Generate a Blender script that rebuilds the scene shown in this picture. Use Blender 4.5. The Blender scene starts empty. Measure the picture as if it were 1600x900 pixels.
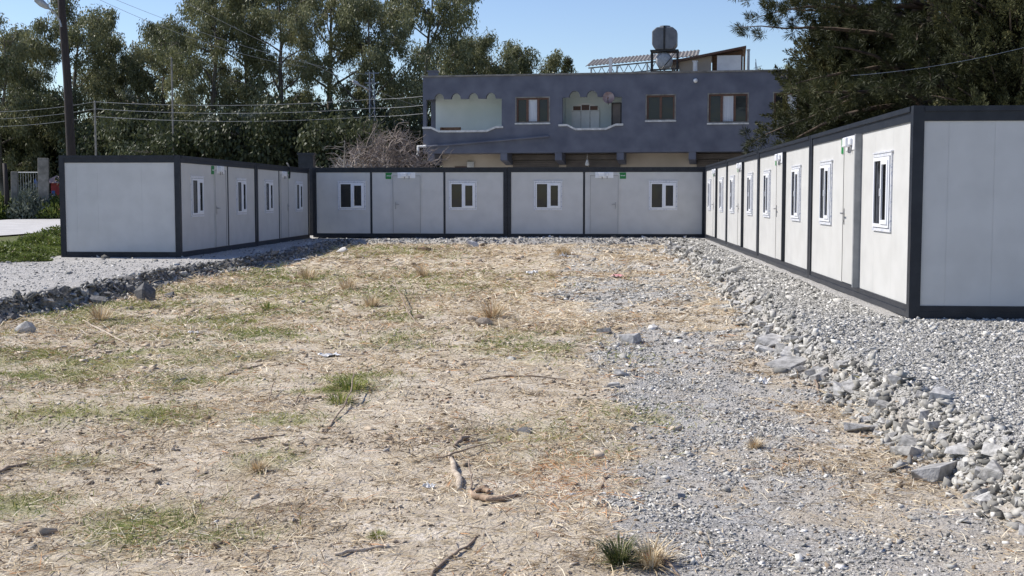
import bpy, bmesh, math, random
import numpy as np
from mathutils import Vector, Matrix

random.seed(7)
RNG = np.random.default_rng(7)
R = math.radians
SC = bpy.context.scene
COL = SC.collection

# ------------------------------------------------------------------ camera
F = 1910.0                      # focal length in pixels of a 1600 px wide picture
PITCH = R(4.27)
EYE = 1.72
cam_d = bpy.data.cameras.new('camera')
cam_d.sensor_width = 36.0
cam_d.lens = 36.0 * F / 1600.0
cam_d.clip_start = 0.1
cam_d.clip_end = 3000
cam = bpy.data.objects.new('camera', cam_d)
cam.location = (0, 0, EYE)
cam.rotation_euler = (R(90) - PITCH, 0, 0)
COL.objects.link(cam)
SC.camera = cam

# ------------------------------------------------------------------ sky and sun
TO_SUN = Vector((-2.3, 0.85, 2.5)).normalized()
SUN_EL = math.asin(TO_SUN.z)
SUN_AZ = math.atan2(TO_SUN.x, TO_SUN.y)
world = bpy.data.worlds.new('World')
SC.world = world
world.use_nodes = True
wn = world.node_tree
bg = wn.nodes['Background']
sky = wn.nodes.new('ShaderNodeTexSky')
sky.sky_type = 'NISHITA'
sky.sun_disc = False
sky.sun_elevation = SUN_EL
sky.sun_rotation = SUN_AZ % (2 * math.pi)
sky.air_density = 1.0
sky.dust_density = 0.15
sky.ozone_density = 2.6
hs_ = wn.nodes.new('ShaderNodeHueSaturation'); hs_.inputs['Saturation'].default_value = 1.08; hs_.inputs['Hue'].default_value = .514
wn.links.new(sky.outputs[0], hs_.inputs['Color']); wn.links.new(hs_.outputs[0], bg.inputs[0])
bg.inputs[1].default_value = 0.108
sun_d = bpy.data.lights.new('sun', 'SUN')
sun_d.energy = 4.5
sun_d.angle = R(0.5)
sun_d.color = (1.0, 0.95, 0.87)
sun = bpy.data.objects.new('sun', sun_d)
sun.rotation_euler = (-TO_SUN).to_track_quat('-Z', 'Y').to_euler()
sun.location = (-30, 10, 40)
COL.objects.link(sun)
SC.view_settings.view_transform = 'Standard'
SC.view_settings.look = 'None'
SC.view_settings.exposure = 0.42
SC.view_settings.gamma = 1.0

# ------------------------------------------------------------------ helpers
def tag(o, label=None, cat=None, group=None, kind=None):
    if label: o['label'] = label
    if cat: o['category'] = cat
    if group: o['group'] = group
    if kind: o['kind'] = kind
    return o

def thing(name, loc, label, cat, group=None, rz=0.0):
    o = bpy.data.objects.new(name, None)
    o.empty_display_size = 0.2
    COL.objects.link(o)
    o.location = loc
    o.rotation_euler = (0, 0, rz)
    return tag(o, label, cat, group)

def link(name, mesh, parent=None):
    o = bpy.data.objects.new(name, mesh)
    COL.objects.link(o)
    if parent is not None:
        o.parent = parent
    return o

def copy_tree(o, parent=None):
    c = o.copy()
    COL.objects.link(c)
    c.parent = parent
    for ch in list(o.children):
        copy_tree(ch, c)
    return c

class MB:
    def __init__(s):
        s.v = []; s.f = []; s.m = []
    def add(s, verts, faces, m=0):
        b = len(s.v)
        s.v.extend([tuple(p) for p in verts])
        for f in faces:
            s.f.append(tuple(b + i for i in f)); s.m.append(m)
    def box(s, x0, x1, y0, y1, z0, z1, m=0):
        s.add([(x0,y0,z0),(x1,y0,z0),(x1,y1,z0),(x0,y1,z0),(x0,y0,z1),(x1,y0,z1),(x1,y1,z1),(x0,y1,z1)],
              [(0,3,2,1),(4,5,6,7),(0,1,5,4),(1,2,6,5),(2,3,7,6),(3,0,4,7)], m)
        return s
    def tube(s, pts, radii, n=6, m=0, caps=True):
        pts = [Vector(p) for p in pts]
        if not hasattr(radii, '__len__'):
            radii = [radii] * len(pts)
        b = len(s.v)
        ref = None
        for i, p in enumerate(pts):
            t = (pts[min(i+1, len(pts)-1)] - pts[max(i-1, 0)])
            t = t.normalized() if t.length > 1e-9 else Vector((0,0,1))
            if ref is None:
                ref = Vector((1,0,0)) if abs(t.x) < 0.8 else Vector((0,1,0))
            a = (ref - t * ref.dot(t)).normalized()
            ref = a
            c = t.cross(a)
            for k in range(n):
                th = 2*math.pi*k/n
                q = p + (a*math.cos(th) + c*math.sin(th)) * radii[i]
                s.v.append((q.x, q.y, q.z))
        for i in range(len(pts)-1):
            for k in range(n):
                s.f.append((b+i*n+k, b+i*n+(k+1)%n, b+(i+1)*n+(k+1)%n, b+(i+1)*n+k)); s.m.append(m)
        if caps:
            s.f.append(tuple(b+k for k in range(n))[::-1]); s.m.append(m)
            e = b+(len(pts)-1)*n
            s.f.append(tuple(e+k for k in range(n))); s.m.append(m)
        return s
    def bar(s, a, b, w, m=0):
        return s.tube([a, b], w, 4, m)
    def mesh(s, name, mats, smooth=False):
        me = bpy.data.meshes.new(name)
        me.from_pydata(s.v, [], s.f)
        for mt in (mats if isinstance(mats, (list, tuple)) else [mats]):
            me.materials.append(mt)
        me.polygons.foreach_set('material_index', s.m)
        if smooth:
            me.polygons.foreach_set('use_smooth', [True]*len(s.f))
        me.update()
        return me
    def build(s, name, mats, parent=None, smooth=False, bevel=0.0):
        o = link(name, s.mesh(name, mats, smooth), parent)
        if bevel:
            md = o.modifiers.new('bevel', 'BEVEL'); md.width = bevel; md.segments = 2; md.limit_method = 'ANGLE'
        return o

def np_mesh(name, V, faces, k, mat, tint=None, smooth=False):
    """V (n,3) float, faces (m,k) int -> mesh"""
    me = bpy.data.meshes.new(name)
    V = np.ascontiguousarray(V, dtype=np.float32); faces = np.ascontiguousarray(faces, dtype=np.int32)
    me.vertices.add(len(V)); me.vertices.foreach_set('co', V.ravel())
    me.loops.add(faces.size); me.loops.foreach_set('vertex_index', faces.ravel())
    me.polygons.add(len(faces))
    me.polygons.foreach_set('loop_start', np.arange(0, faces.size, k, dtype=np.int32))
    if smooth:
        me.polygons.foreach_set('use_smooth', np.ones(len(faces), dtype=bool))
    if tint is not None:
        a = me.attributes.new('tint', 'FLOAT', 'POINT')
        a.data.foreach_set('value', np.ascontiguousarray(tint, dtype=np.float32))
    me.materials.append(mat)
    me.update(calc_edges=True)
    return me

# value noise ------------------------------------------------------
_T = np.random.default_rng(99).random((256, 256))
def vnoise(x, y, s=0):
    x = np.asarray(x, float) + s*17.31; y = np.asarray(y, float) + s*9.77
    xi = np.floor(x).astype(int); yi = np.floor(y).astype(int)
    fx = x - xi; fy = y - yi
    fx = fx*fx*(3-2*fx); fy = fy*fy*(3-2*fy)
    g = lambda i, j: _T[i & 255, j & 255]
    return (g(xi,yi)*(1-fx)+g(xi+1,yi)*fx)*(1-fy) + (g(xi,yi+1)*(1-fx)+g(xi+1,yi+1)*fx)*fy
def fbm(x, y, s=0, o=4):
    r = 0; a = .5
    for i in range(o):
        r = r + a*vnoise(np.asarray(x)*2**i, np.asarray(y)*2**i, s+i*3); a *= .5
    return r
def sstep(a, b, x):
    t = np.clip((np.asarray(x, float)-a)/(b-a), 0, 1)
    return t*t*(3-2*t)

# ------------------------------------------------------------------ materials
def new_mat(name):
    m = bpy.data.materials.new(name); m.use_nodes = True
    return m, m.node_tree, m.node_tree.nodes['Principled BSDF']

def noise_mat(name, c1, c2, scale=8.0, rough=0.6, bump=0.0, bscale=None, metal=0.0, detail=5, spec=0.5, lo=.35, hi=.65, rnd=0.0, streak=None):
    m, nt, p = new_mat(name)
    N = nt.nodes; L = nt.links
    tc = N.new('ShaderNodeTexCoord')
    src = tc.outputs['Object']
    if streak:
        mp = N.new('ShaderNodeMapping'); mp.inputs['Scale'].default_value = streak
        L.new(src, mp.inputs[0]); src = mp.outputs[0]
    n = N.new('ShaderNodeTexNoise'); n.inputs['Scale'].default_value = scale; n.inputs['Detail'].default_value = detail
    L.new(src, n.inputs['Vector'])
    r = N.new('ShaderNodeValToRGB')
    r.color_ramp.elements[0].position = lo; r.color_ramp.elements[0].color = (*c1, 1)
    r.color_ramp.elements[1].position = hi; r.color_ramp.elements[1].color = (*c2, 1)
    L.new(n.outputs['Fac'], r.inputs[0])
    out = r.outputs[0]
    if rnd:
        oi = N.new('ShaderNodeObjectInfo')
        mr = N.new('ShaderNodeMapRange'); mr.inputs['To Min'].default_value = 1-rnd; mr.inputs['To Max'].default_value = 1+rnd
        L.new(oi.outputs['Random'], mr.inputs['Value'])
        hs = N.new('ShaderNodeHueSaturation'); L.new(out, hs.inputs['Color']); L.new(mr.outputs[0], hs.inputs['Value'])
        out = hs.outputs[0]
    L.new(out, p.inputs['Base Color'])
    p.inputs['Roughness'].default_value = rough
    p.inputs['Metallic'].default_value = metal
    p.inputs['Specular IOR Level'].default_value = spec
    if bump:
        n2 = N.new('ShaderNodeTexNoise'); n2.inputs['Scale'].default_value = bscale or scale*4; n2.inputs['Detail'].default_value = 6
        L.new(src, n2.inputs['Vector'])
        b = N.new('ShaderNodeBump'); b.inputs['Strength'].default_value = bump; b.inputs['Distance'].default_value = .02
        L.new(n2.outputs['Fac'], b.inputs['Height']); L.new(b.outputs[0], p.inputs['Normal'])
    return m

def tint_mat(name, stops, rough=.8, transl=0.0, spec=.2, noise=0.0):
    """colour picked along a ramp by the mesh's per-item 'tint' attribute"""
    m, nt, p = new_mat(name)
    N = nt.nodes; L = nt.links
    a = N.new('ShaderNodeAttribute'); a.attribute_name = 'tint'
    r = N.new('ShaderNodeValToRGB')
    el = r.color_ramp.elements
    while len(el) < len(stops): el.new(.5)
    for e, (pos, c) in zip(el, stops):
        e.position = pos; e.color = (*c, 1)
    L.new(a.outputs['Fac'], r.inputs[0])
    col = r.outputs[0]
    if noise:
        tc = N.new('ShaderNodeTexCoord'); n = N.new('ShaderNodeTexNoise'); n.inputs['Scale'].default_value = noise; n.inputs['Detail'].default_value = 4
        L.new(tc.outputs['Object'], n.inputs['Vector'])
        mr = N.new('ShaderNodeMapRange'); mr.inputs['From Min'].default_value=.3; mr.inputs['From Max'].default_value=.7
        mr.inputs['To Min'].default_value = .75; mr.inputs['To Max'].default_value = 1.2
        L.new(n.outputs['Fac'], mr.inputs['Value'])
        hs = N.new('ShaderNodeHueSaturation'); L.new(col, hs.inputs['Color']); L.new(mr.outputs[0], hs.inputs['Value']); col = hs.outputs[0]
    L.new(col, p.inputs['Base Color'])
    p.inputs['Roughness'].default_value = rough
    p.inputs['Specular IOR Level'].default_value = spec
    if transl:
        t = N.new('ShaderNodeBsdfTranslucent'); L.new(col, t.inputs['Color'])
        mx = N.new('ShaderNodeMixShader'); mx.inputs[0].default_value = transl
        L.new(p.outputs[0], mx.inputs[1]); L.new(t.outputs[0], mx.inputs[2])
        L.new(mx.outputs[0], N['Material Output'].inputs['Surface'])
    return m

M = {}
M['panel'] = noise_mat('white_panel', (.53,.525,.505), (.59,.585,.565), 2.2, .42, .04, 3.0, spec=.4, rnd=.03, detail=9, lo=.28, hi=.6)
M['door'] = noise_mat('door_paint', (.51,.505,.485), (.55,.545,.525), 2.0, .45, spec=.4)
M['anthracite'] = noise_mat('anthracite_steel', (.014,.017,.025), (.024,.028,.037), 6.0, .38, .05, 30, spec=.3)
M['roofsheet'] = noise_mat('roof_sheet', (.30,.30,.30), (.42,.42,.42), 3.0, .5)
M['upvc'] = noise_mat('white_window_plastic', (.78,.79,.82), (.83,.84,.86), 5, .3)
M['white'] = noise_mat('white_paint', (.74,.74,.72), (.82,.82,.8), 4, .5)
M['dirtywhite'] = noise_mat('weathered_white', (.50,.50,.48), (.74,.73,.70), 5, .6)
M['grey_plastic'] = noise_mat('grey_plastic', (.25,.25,.26), (.33,.33,.34), 10, .5)
M['steel'] = noise_mat('brushed_steel', (.30,.30,.31), (.42,.42,.43), 20, .35, metal=.8)
M['galv'] = noise_mat('galvanised_steel', (.30,.32,.34), (.42,.44,.46), 12, .5, metal=.3)
M['mast'] = noise_mat('painted_mast', (.11,.14,.19), (.17,.20,.25), 6, .6)
M['dish'] = noise_mat('faded_dish', (.20,.13,.13), (.36,.30,.30), 4, .6)
M['grey_post'] = noise_mat('grey_post_paint', (.20,.21,.22), (.27,.28,.29), 6, .5)
M['black'] = noise_mat('black_rubber', (.012,.012,.012), (.03,.03,.03), 10, .6)
M['green_sign'] = noise_mat('green_sign', (.008,.17,.035), (.012,.21,.045), 5, .45)
M['sign_white'] = noise_mat('sign_lettering', (.75,.78,.75), (.8,.8,.8), 5, .5)
M['house'] = noise_mat('slate_blue_render', (.098,.106,.138), (.165,.174,.212), 1.1, .85, .2, 25, detail=10, lo=.3, hi=.7)
M['loggia'] = noise_mat('pale_green_plaster', (.62,.68,.66), (.72,.77,.75), .8, .85, .1, 20)
M['beige'] = noise_mat('beige_plaster', (.44,.375,.30), (.54,.465,.38), .8, .85, .15, 18)
M['shutter'] = noise_mat('brown_shutter', (.085,.07,.06), (.13,.105,.09), 2, .5)
M['brown_frame'] = noise_mat('brown_window_frame', (.095,.045,.027), (.14,.065,.04), 10, .5)
M['curtain'] = noise_mat('pale_curtain', (.50,.53,.56), (.66,.68,.70), 3, .8, streak=(9,1,.3))
M['wood'] = noise_mat('raw_wood', (.16,.085,.045), (.29,.17,.095), 6, .7, .2, 30, streak=(1,1,6))
M['drift'] = noise_mat('sun_bleached_wood', (.34,.27,.20), (.60,.51,.40), 14, .85, .5, 50, streak=(1,4,1))
M['bark_wood'] = noise_mat('reddish_bark', (.19,.125,.08), (.40,.29,.20), 12, .85, .5, 40)
M['twig'] = noise_mat('dry_twig', (.17,.12,.085), (.34,.26,.19), 20, .85)
M['pole_wood'] = noise_mat('tarred_pole', (.018,.013,.012), (.040,.028,.024), 10, .8, .3, 30, streak=(4,4,.4))
M['bark_euc'] = noise_mat('eucalyptus_bark', (.075,.065,.052), (.20,.175,.145), 3, .9, .3, 20, streak=(1,1,.3))
M['bark_pine'] = noise_mat('pine_bark', (.045,.032,.025), (.12,.085,.06), 5, .9, .4, 20)
M['concrete'] = noise_mat('weathered_concrete', (.16,.15,.13), (.31,.29,.26), 3, .9, .3, 25)
M['road'] = noise_mat('pale_road', (.42,.41,.40), (.50,.49,.48), 1.5, .9, .2, 60)
M['rock'] = noise_mat('grey_stone', (.25,.243,.23), (.52,.505,.48), 5, .88, .35, 30, detail=8, rnd=.28)
M['rock_left'] = noise_mat('shaded_bank_stone', (.10,.098,.095), (.26,.25,.24), 5, .9, .35, 30, detail=8, rnd=.3)  # darker copy of the grey stone; left bank's shade is put into its colour
M['rock_white'] = noise_mat('pale_stone', (.50,.48,.45), (.68,.66,.62), 6, .88, .3, 30)
M['rock_dark'] = noise_mat('dark_stone', (.07,.07,.072), (.15,.145,.14), 7, .85, .3, 30)
M['clod'] = noise_mat('earth_clod', (.17,.125,.085), (.34,.26,.185), 8, .95, .5, 30)
M['litter'] = noise_mat('white_litter', (.56,.55,.53), (.80,.79,.77), 8, .5)
M['pink'] = noise_mat('pink_litter', (.62,.22,.22), (.74,.55,.52), 8, .6)
M['red'] = noise_mat('red_paint', (.42,.02,.02), (.5,.035,.03), 4, .5)
M['pinkroof'] = noise_mat('pink_roof', (.6,.38,.36), (.7,.5,.47), 4, .6)
M['blue_tarp'] = noise_mat('blue_tarp', (.03,.09,.32), (.12,.24,.5), 5, .5)
M['corrug'] = noise_mat('corrugated_sheet', (.13,.12,.11), (.22,.205,.185), 4, .7)
M['tank'] = noise_mat('grey_tank', (.11,.12,.132), (.165,.175,.19), 3, .5)
M['wire'] = noise_mat('aluminium_wire', (.30,.30,.29), (.40,.40,.39), 3, .5)

def glass_mat():
    m, nt, p = new_mat('window_glass')
    p.inputs['Base Color'].default_value = (.022,.023,.026,1)
    p.inputs['Roughness'].default_value = .06
    p.inputs['Specular IOR Level'].default_value = .38
    N = nt.nodes; L = nt.links
    tc = N.new('ShaderNodeTexCoord'); n = N.new('ShaderNodeTexNoise'); n.inputs['Scale'].default_value = 1.7
    L.new(tc.outputs['Object'], n.inputs['Vector'])
    b = N.new('ShaderNodeBump'); b.inputs['Strength'].default_value = .3; b.inputs['Distance'].default_value = .02
    L.new(n.outputs['Fac'], b.inputs['Height']); L.new(b.outputs[0], p.inputs['Normal'])
    return m
M['glass'] = glass_mat()

def film_mat():
    # white frame with the blue-grey printed marks of its protective film
    m, nt, p = new_mat('filmed_window_trim')
    N = nt.nodes; L = nt.links
    tc = N.new('ShaderNodeTexCoord')
    mp = N.new('ShaderNodeMapping'); mp.inputs['Scale'].default_value = (1,1,1)
    L.new(tc.outputs['Object'], mp.inputs[0])
    v = N.new('ShaderNodeTexNoise'); v.inputs['Scale'].default_value = 24; v.inputs['Detail'].default_value = 2
    L.new(mp.outputs[0], v.inputs['Vector'])
    r = N.new('ShaderNodeValToRGB')
    r.color_ramp.elements[0].position = .55; r.color_ramp.elements[0].color = (.70,.71,.74,1)
    r.color_ramp.elements[1].position = .68; r.color_ramp.elements[1].color = (.42,.46,.56,1)
    L.new(v.outputs['Fac'], r.inputs[0]); L.new(r.outputs[0], p.inputs['Base Color'])
    p.inputs['Roughness'].default_value = .3
    return m
M['film'] = film_mat()

# ------------------------------------------------------------------ geometry of the place
FWD = Vector((0, math.cos(PITCH), -math.sin(PITCH))); UPV = Vector((0, math.sin(PITCH), math.cos(PITCH)))
def ray(px, py):
    return FWD + Vector((1,0,0))*((px-800)/F) + UPV*((450-py)/F)
def at(px, py, Y):
    d = ray(px, py); t = Y/d.y
    return Vector((d.x*t, Y, EYE + d.z*t))

RB_Y = [-30, 4, 6.5, 8.2, 10.5, 13.8, 21.5, 30, 39.8, 44]
RB_X = [2.9, 2.85, 2.72, 2.68, 2.78, 2.95, 3.75, 4.35, 5.1, 5.6]
LB_Y = [-30, 10, 17.1, 19.6, 23.9, 29.7, 35.5, 43, 48]
LB_X = [-8.2, -7.6, -7.2, -6.8, -6.85, -6.25, -5.75, -5.6, -5.5]
def pad_d(x, y):
    x = np.asarray(x, float); y = np.asarray(y, float)
    dr = x - np.interp(y, RB_Y, RB_X)
    dl = np.interp(y, LB_Y, LB_X) - x
    db = y - (41.3 - 0.05*x)
    return np.maximum(np.maximum(dr, dl), db) + (fbm(x*1.3, y*1.3, 5)-.47)*.55*np.clip(y/14,.5,1)
def hfun(x, y):
    x = np.asarray(x, float); y = np.asarray(y, float)
    d = pad_d(x, y)
    left = sstep(-2, -4, x)*(y < 40)
    m = sstep(-.03, .30-.08*left, d)
    field = .10*sstep(22, 42, y) + (fbm(x*.45, y*.45, 1)-.47)*.10 + (fbm(x*2.5, y*2.5, 2)-.47)*.05 + (fbm(x*9, y*9, 3)-.47)*.022
    far = sstep(45, 66, y)*sstep(-8, -20, x)*.25
    pad = np.where(x < -2, .235, .275) + (fbm(x*1.2, y*1.2, 4)-.47)*.035 + (fbm(x*8, y*8, 6)-.47)*.012 + far
    rim = np.exp(-((d-.34)/.2)**2)*.02*fbm(x*1.5, y*1.5, 8)
    return field*(1-m) + pad*m + rim
def gz(x, y):
    return float(hfun(np.array([x]), np.array([y]))[0])
def ground(px, py):
    z = 0.0
    for _ in range(6):
        d = ray(px, py); t = (z-EYE)/d.z
        p = Vector((d.x*t, d.y*t, z)); z = gz(p.x, p.y)
    p.z = z
    return p

GREEN = []   # grassy patches: centre, radii
for px, py, rx, ry, w in [(540,600,.35,.7,1),(455,655,.28,.35,.9),(330,525,1.1,1.0,.8),(400,498,.8,.9,.75),(110,560,1.5,1.0,.75),
        (40,590,.8,.5,.7),(420,470,1.4,1.5,.6),(265,600,.6,.6,.75),(250,650,.4,.5,.7),(90,650,.5,.5,.6),(225,822,.3,.4,.8),(110,722,.22,.2,.6),
        (345,835,.25,.2,.55),(470,435,1.3,2.5,.6),(830,540,.7,1.1,.5),(880,548,.5,.8,.45),(620,535,.5,.9,.4),(340,455,1.3,1.6,.6),(250,480,1.2,1.2,.6),
        (30,790,.25,.4,.5),(420,720,.2,.3,.55),(1370,560,.3,.4,.2),(600,392,2.0,3,.35),(860,690,.5,.7,.3),(700,440,1.5,3,.3),(980,560,.4,.6,.25),(1000,650,.4,.5,.3),(150,500,1.0,1.0,.6),(560,470,.8,1.5,.4)]:
    p = ground(px, py); GREEN.append((p.x, p.y, rx, ry, w))
def masks(x, y):
    d = pad_d(x, y)
    pad = sstep(-.12, .25, d)
    n = fbm(x*.8, y*.8, 11); n2 = fbm(x*2.6, y*2.6, 12)
    edge = np.interp(y, [0, 5.4, 8, 13, 20, 30, 44], [.25, .25, .55, .75, .75, 1.0, 1.7]) + (n-.47)*1.6 + (n2-.47)*.9
    tr = sstep(-.12, .35, x-edge)
    strip = np.interp(y, RB_Y, RB_X) - x
    tr = tr*(1 - .8*sstep(.9, .2, strip)*sstep(.40, .55, n2)*(y < 30))
    tr = tr*(1 - .75*sstep(.47, .60, fbm(x*.9+3, y*.5, 15)))
    tr = tr*(1 - .55*sstep(20, 34, y))
    g = np.zeros_like(np.asarray(x, float))
    for cx, cy, rx, ry, w in GREEN:
        q = ((x-cx)/rx)**2 + ((y-cy)/ry)**2
        g = np.maximum(g, w*np.exp(-q))
    g = np.clip(g*1.5*sstep(.30, .60, n2*.6+n*.4), 0, 1)
    g = np.maximum(g, .6*sstep(.43, .58, n)*sstep(.30, .55, n2)*sstep(-.5, -2.5, x)*sstep(9, 13, y))
    g = g*(1-pad)
    verge = sstep(-11.5, -12.8, x + .06*(y-30))*sstep(26.5, 28.5, y + 2*fbm(x, y, 44))
    verge = np.maximum(verge, .8*sstep(66, 70, y))
    return pad, tr*(1-pad), g, verge

# ---- ground sheet
def axis(parts):
    out = []
    for a, b, st in parts:
        out.extend(list(np.arange(a, b-1e-6, st)))
    out.append(parts[-1][1])
    return np.array(out)
gx = np.concatenate([[-900,-500,-250,-140,-90,-60,-45,-35,-28,-22], axis([(-18,-9,.45),(-9,-3.5,.1),(-3.5,4.6,.055),(4.6,9,.12),(9,20,.6)]), [24,30,40,55,80,120,200,400,900]])
gy = np.concatenate([[-120,-60,-30,-14,-6,0,3], axis([(4,14,.05),(14,24,.09),(24,46,.16),(46,70,.8)]), [76,85,100,130,180,260,400,700,1400]])
X, Y = np.meshgrid(gx, gy)
Z = hfun(X, Y)
nx, ny = len(gx), len(gy)
idx = np.arange(nx*ny).reshape(ny, nx)
faces = np.stack([idx[:-1,:-1], idx[:-1,1:], idx[1:,1:], idx[1:,:-1]], -1).reshape(-1, 4)
def ground_mat():
    m, nt, p = new_mat('field_ground')
    N = nt.nodes; L = nt.links
    geo = N.new('ShaderNodeNewGeometry')
    def noise(scale, detail=6, sc=None, rough=.6):
        src = geo.outputs['Position']
        if sc:
            mp = N.new('ShaderNodeMapping'); mp.inputs['Scale'].default_value = sc; L.new(src, mp.inputs[0]); src = mp.outputs[0]
        n = N.new('ShaderNodeTexNoise'); n.inputs['Scale'].default_value = scale; n.inputs['Detail'].default_value = detail; n.inputs['Roughness'].default_value = rough
        L.new(src, n.inputs['Vector']); return n.outputs['Fac']
    def ramp(f, *st):
        r = N.new('ShaderNodeValToRGB'); el = r.color_ramp.elements
        while len(el) < len(st): el.new(.5)
        for e, (pos, c) in zip(el, st): e.position = pos; e.color = (*c, 1)
        L.new(f, r.inputs[0]); return r.outputs[0]
    def mix(f, a, b):
        x = N.new('ShaderNodeMix'); x.data_type = 'RGBA'
        if isinstance(f, float): x.inputs[0].default_value = f
        else: L.new(f, x.inputs[0])
        L.new(a, x.inputs[6]); L.new(b, x.inputs[7]); return x.outputs[2]
    def attr(n):
        a = N.new('ShaderNodeAttribute'); a.attribute_name = n; return a.outputs['Fac']
    def vor(scale):
        v = N.new('ShaderNodeTexVoronoi'); v.inputs['Scale'].default_value = scale; L.new(geo.outputs['Position'], v.inputs['Vector']); return v
    dirt = ramp(noise(2.2, 8), (.34, (.40,.33,.25)), (.5, (.60,.52,.42)), (.66, (.76,.68,.575)))
    dirt = mix(ramp(noise(26, 5), (.38, (0,0,0)), (.62, (1,1,1))), dirt, ramp(noise(7, 5), (.35, (.37,.295,.195)), (.65, (.70,.605,.45))))
    v1 = vor(42); v2 = vor(95)
    sep = N.new('ShaderNodeSeparateColor'); L.new(v1.outputs['Color'], sep.inputs[0])
    sep2 = N.new('ShaderNodeSeparateColor'); L.new(v2.outputs['Color'], sep2.inputs[0])
    gr1 = ramp(sep.outputs[0], (0, (.15,.145,.135)), (.5, (.40,.39,.37)), (1, (.66,.64,.61)))
    gr2 = ramp(sep2.outputs[0], (0, (.20,.195,.185)), (.5, (.42,.41,.395)), (1, (.62,.605,.58)))
    grav = mix(.5, gr1, gr2)
    grav = mix(ramp(noise(1.2, 6), (.4, (0,0,0)), (.7, (.55,.55,.55))), grav, ramp(noise(14, 5), (.3, (.45,.42,.375)), (.7, (.60,.565,.51))))
    green = ramp(noise(30, 4), (.3, (.17,.18,.06)), (.7, (.37,.36,.16)))
    c = mix(attr('green'), dirt, green)
    tk = N.new('ShaderNodeMath'); tk.operation = 'MULTIPLY'; L.new(attr('track'), tk.inputs[0]); L.new(ramp(noise(3.5, 6), (.35, (.62,.62,.62)), (.6, (1,1,1))), tk.inputs[1])
    c = mix(tk.outputs[0], c, grav)
    c = mix(attr('pad'), c, mix(attr('bank_shade'), grav, ramp(noise(20, 5), (.35, (.06,.058,.055)), (.65, (.16,.155,.148)))))  # near-black mix paints shade on the left bank's ground
    c = mix(attr('dust'), c, ramp(noise(2.5, 8, (1,.5,1)), (.35, (.40,.38,.35)), (.65, (.56,.535,.50))))
    vg = ramp(noise(3, 6), (.38, (.16,.13,.09)), (.5, (.10,.12,.04)), (.62, (.15,.18,.06)))
    c = mix(attr('verge'), c, vg)
    L.new(c, p.inputs['Base Color'])
    p.inputs['Roughness'].default_value = .95; p.inputs['Specular IOR Level'].default_value = .15
    b0 = N.new('ShaderNodeBump'); b0.inputs['Strength'].default_value = .6; b0.inputs['Distance'].default_value = .07
    L.new(noise(9, 6, None, .65), b0.inputs['Height'])
    ad = N.new('ShaderNodeMath'); ad.operation = 'ADD'
    L.new(noise(45, 8, None, .7), ad.inputs[0])
    ml = N.new('ShaderNodeMath'); ml.operation = 'MULTIPLY'; ml.inputs[1].default_value = .5
    L.new(v1.outputs['Distance'], ml.inputs[0]); L.new(ml.outputs[0], ad.inputs[1])
    b = N.new('ShaderNodeBump'); b.inputs['Strength'].default_value = .8; b.inputs['Distance'].default_value = .03
    L.new(ad.outputs[0], b.inputs['Height']); L.new(b0.outputs[0], b.inputs['Normal']); L.new(b.outputs[0], p.inputs['Normal'])
    return m
gm = np_mesh('ground', np.stack([X.ravel(), Y.ravel(), Z.ravel()], -1), faces, 4, ground_mat(), smooth=True)
pa, ta, ga, va = masks(X.ravel(), Y.ravel())
dbk = np.exp(-((pad_d(X.ravel(), Y.ravel())-.12)/.16)**2)*(X.ravel() < -4.5)*(Y.ravel() < 41)  # mask for painted shade along the left bank face
dst = .5*sstep(-6, -7, X.ravel())*sstep(.35, .7, pad_d(X.ravel(), Y.ravel()))*(Y.ravel() < 42)
for nme, arr in (('dust', dst), ('bank_shade', dbk), ('pad', pa), ('track', ta), ('green', ga), ('verge', va)):
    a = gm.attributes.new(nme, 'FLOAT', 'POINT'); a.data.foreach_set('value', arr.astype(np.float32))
tag(link('ground', gm), kind='structure')

# ---- road running past the left row
ROWV = Vector((.0706, .9975, 0)); ROWU = Vector((.9975, -.0706, 0))
mb = MB()
rows = []
for yy in list(np.arange(-20, 60, 2.0)) + [64, 70, 80, 95, 120, 160, 240]:
    xc = -23.0 + .0708*(yy-50)
    rows.append([(xc-4.4, yy), (xc-2, yy), (xc+2, yy), (xc+4.4, yy)])
vs = [(x, y, max(gz(x, y), .24)+.05) for r in rows for x, y in r]
fs = [(i*4+j, i*4+j+1, i*4+j+5, i*4+j+4) for i in range(len(rows)-1) for j in range(3)]
mb.add(vs, fs)
tag(mb.build('road', M['road'], smooth=True), kind='structure')

# ------------------------------------------------------------------ cabins
CL, CD, CH = 7.0, 3.0, 2.5
def grid_panel(mb, x0, x1, y0, y1, z0, z1, cuts):
    xs = [x0] + [c for c in sorted(cuts) if x0+.05 < c < x1-.05] + [x1]
    for a, b in zip(xs[:-1], xs[1:]):
        mb.box(a+.0016, b-.0016, y0, y1, z0, z1)
    mb.box(x0+.01, x1-.01, y0+.0025, y1-.002, z0+.002, z1-.002)

_cache = {}
def cached(key, fn):
    if key not in _cache: _cache[key] = fn()
    return _cache[key]

def ring(mb, x0, x1, z0, z1, w, y0, y1, m=0):
    mb.box(x0, x1, y0, y1, z1-w, z1, m); mb.box(x0, x1, y0, y1, z0, z0+w, m)
    mb.box(x0, x0+w, y0, y1, z0+w, z1-w, m); mb.box(x1-w, x1, y0, y1, z0+w, z1-w, m)

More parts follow.
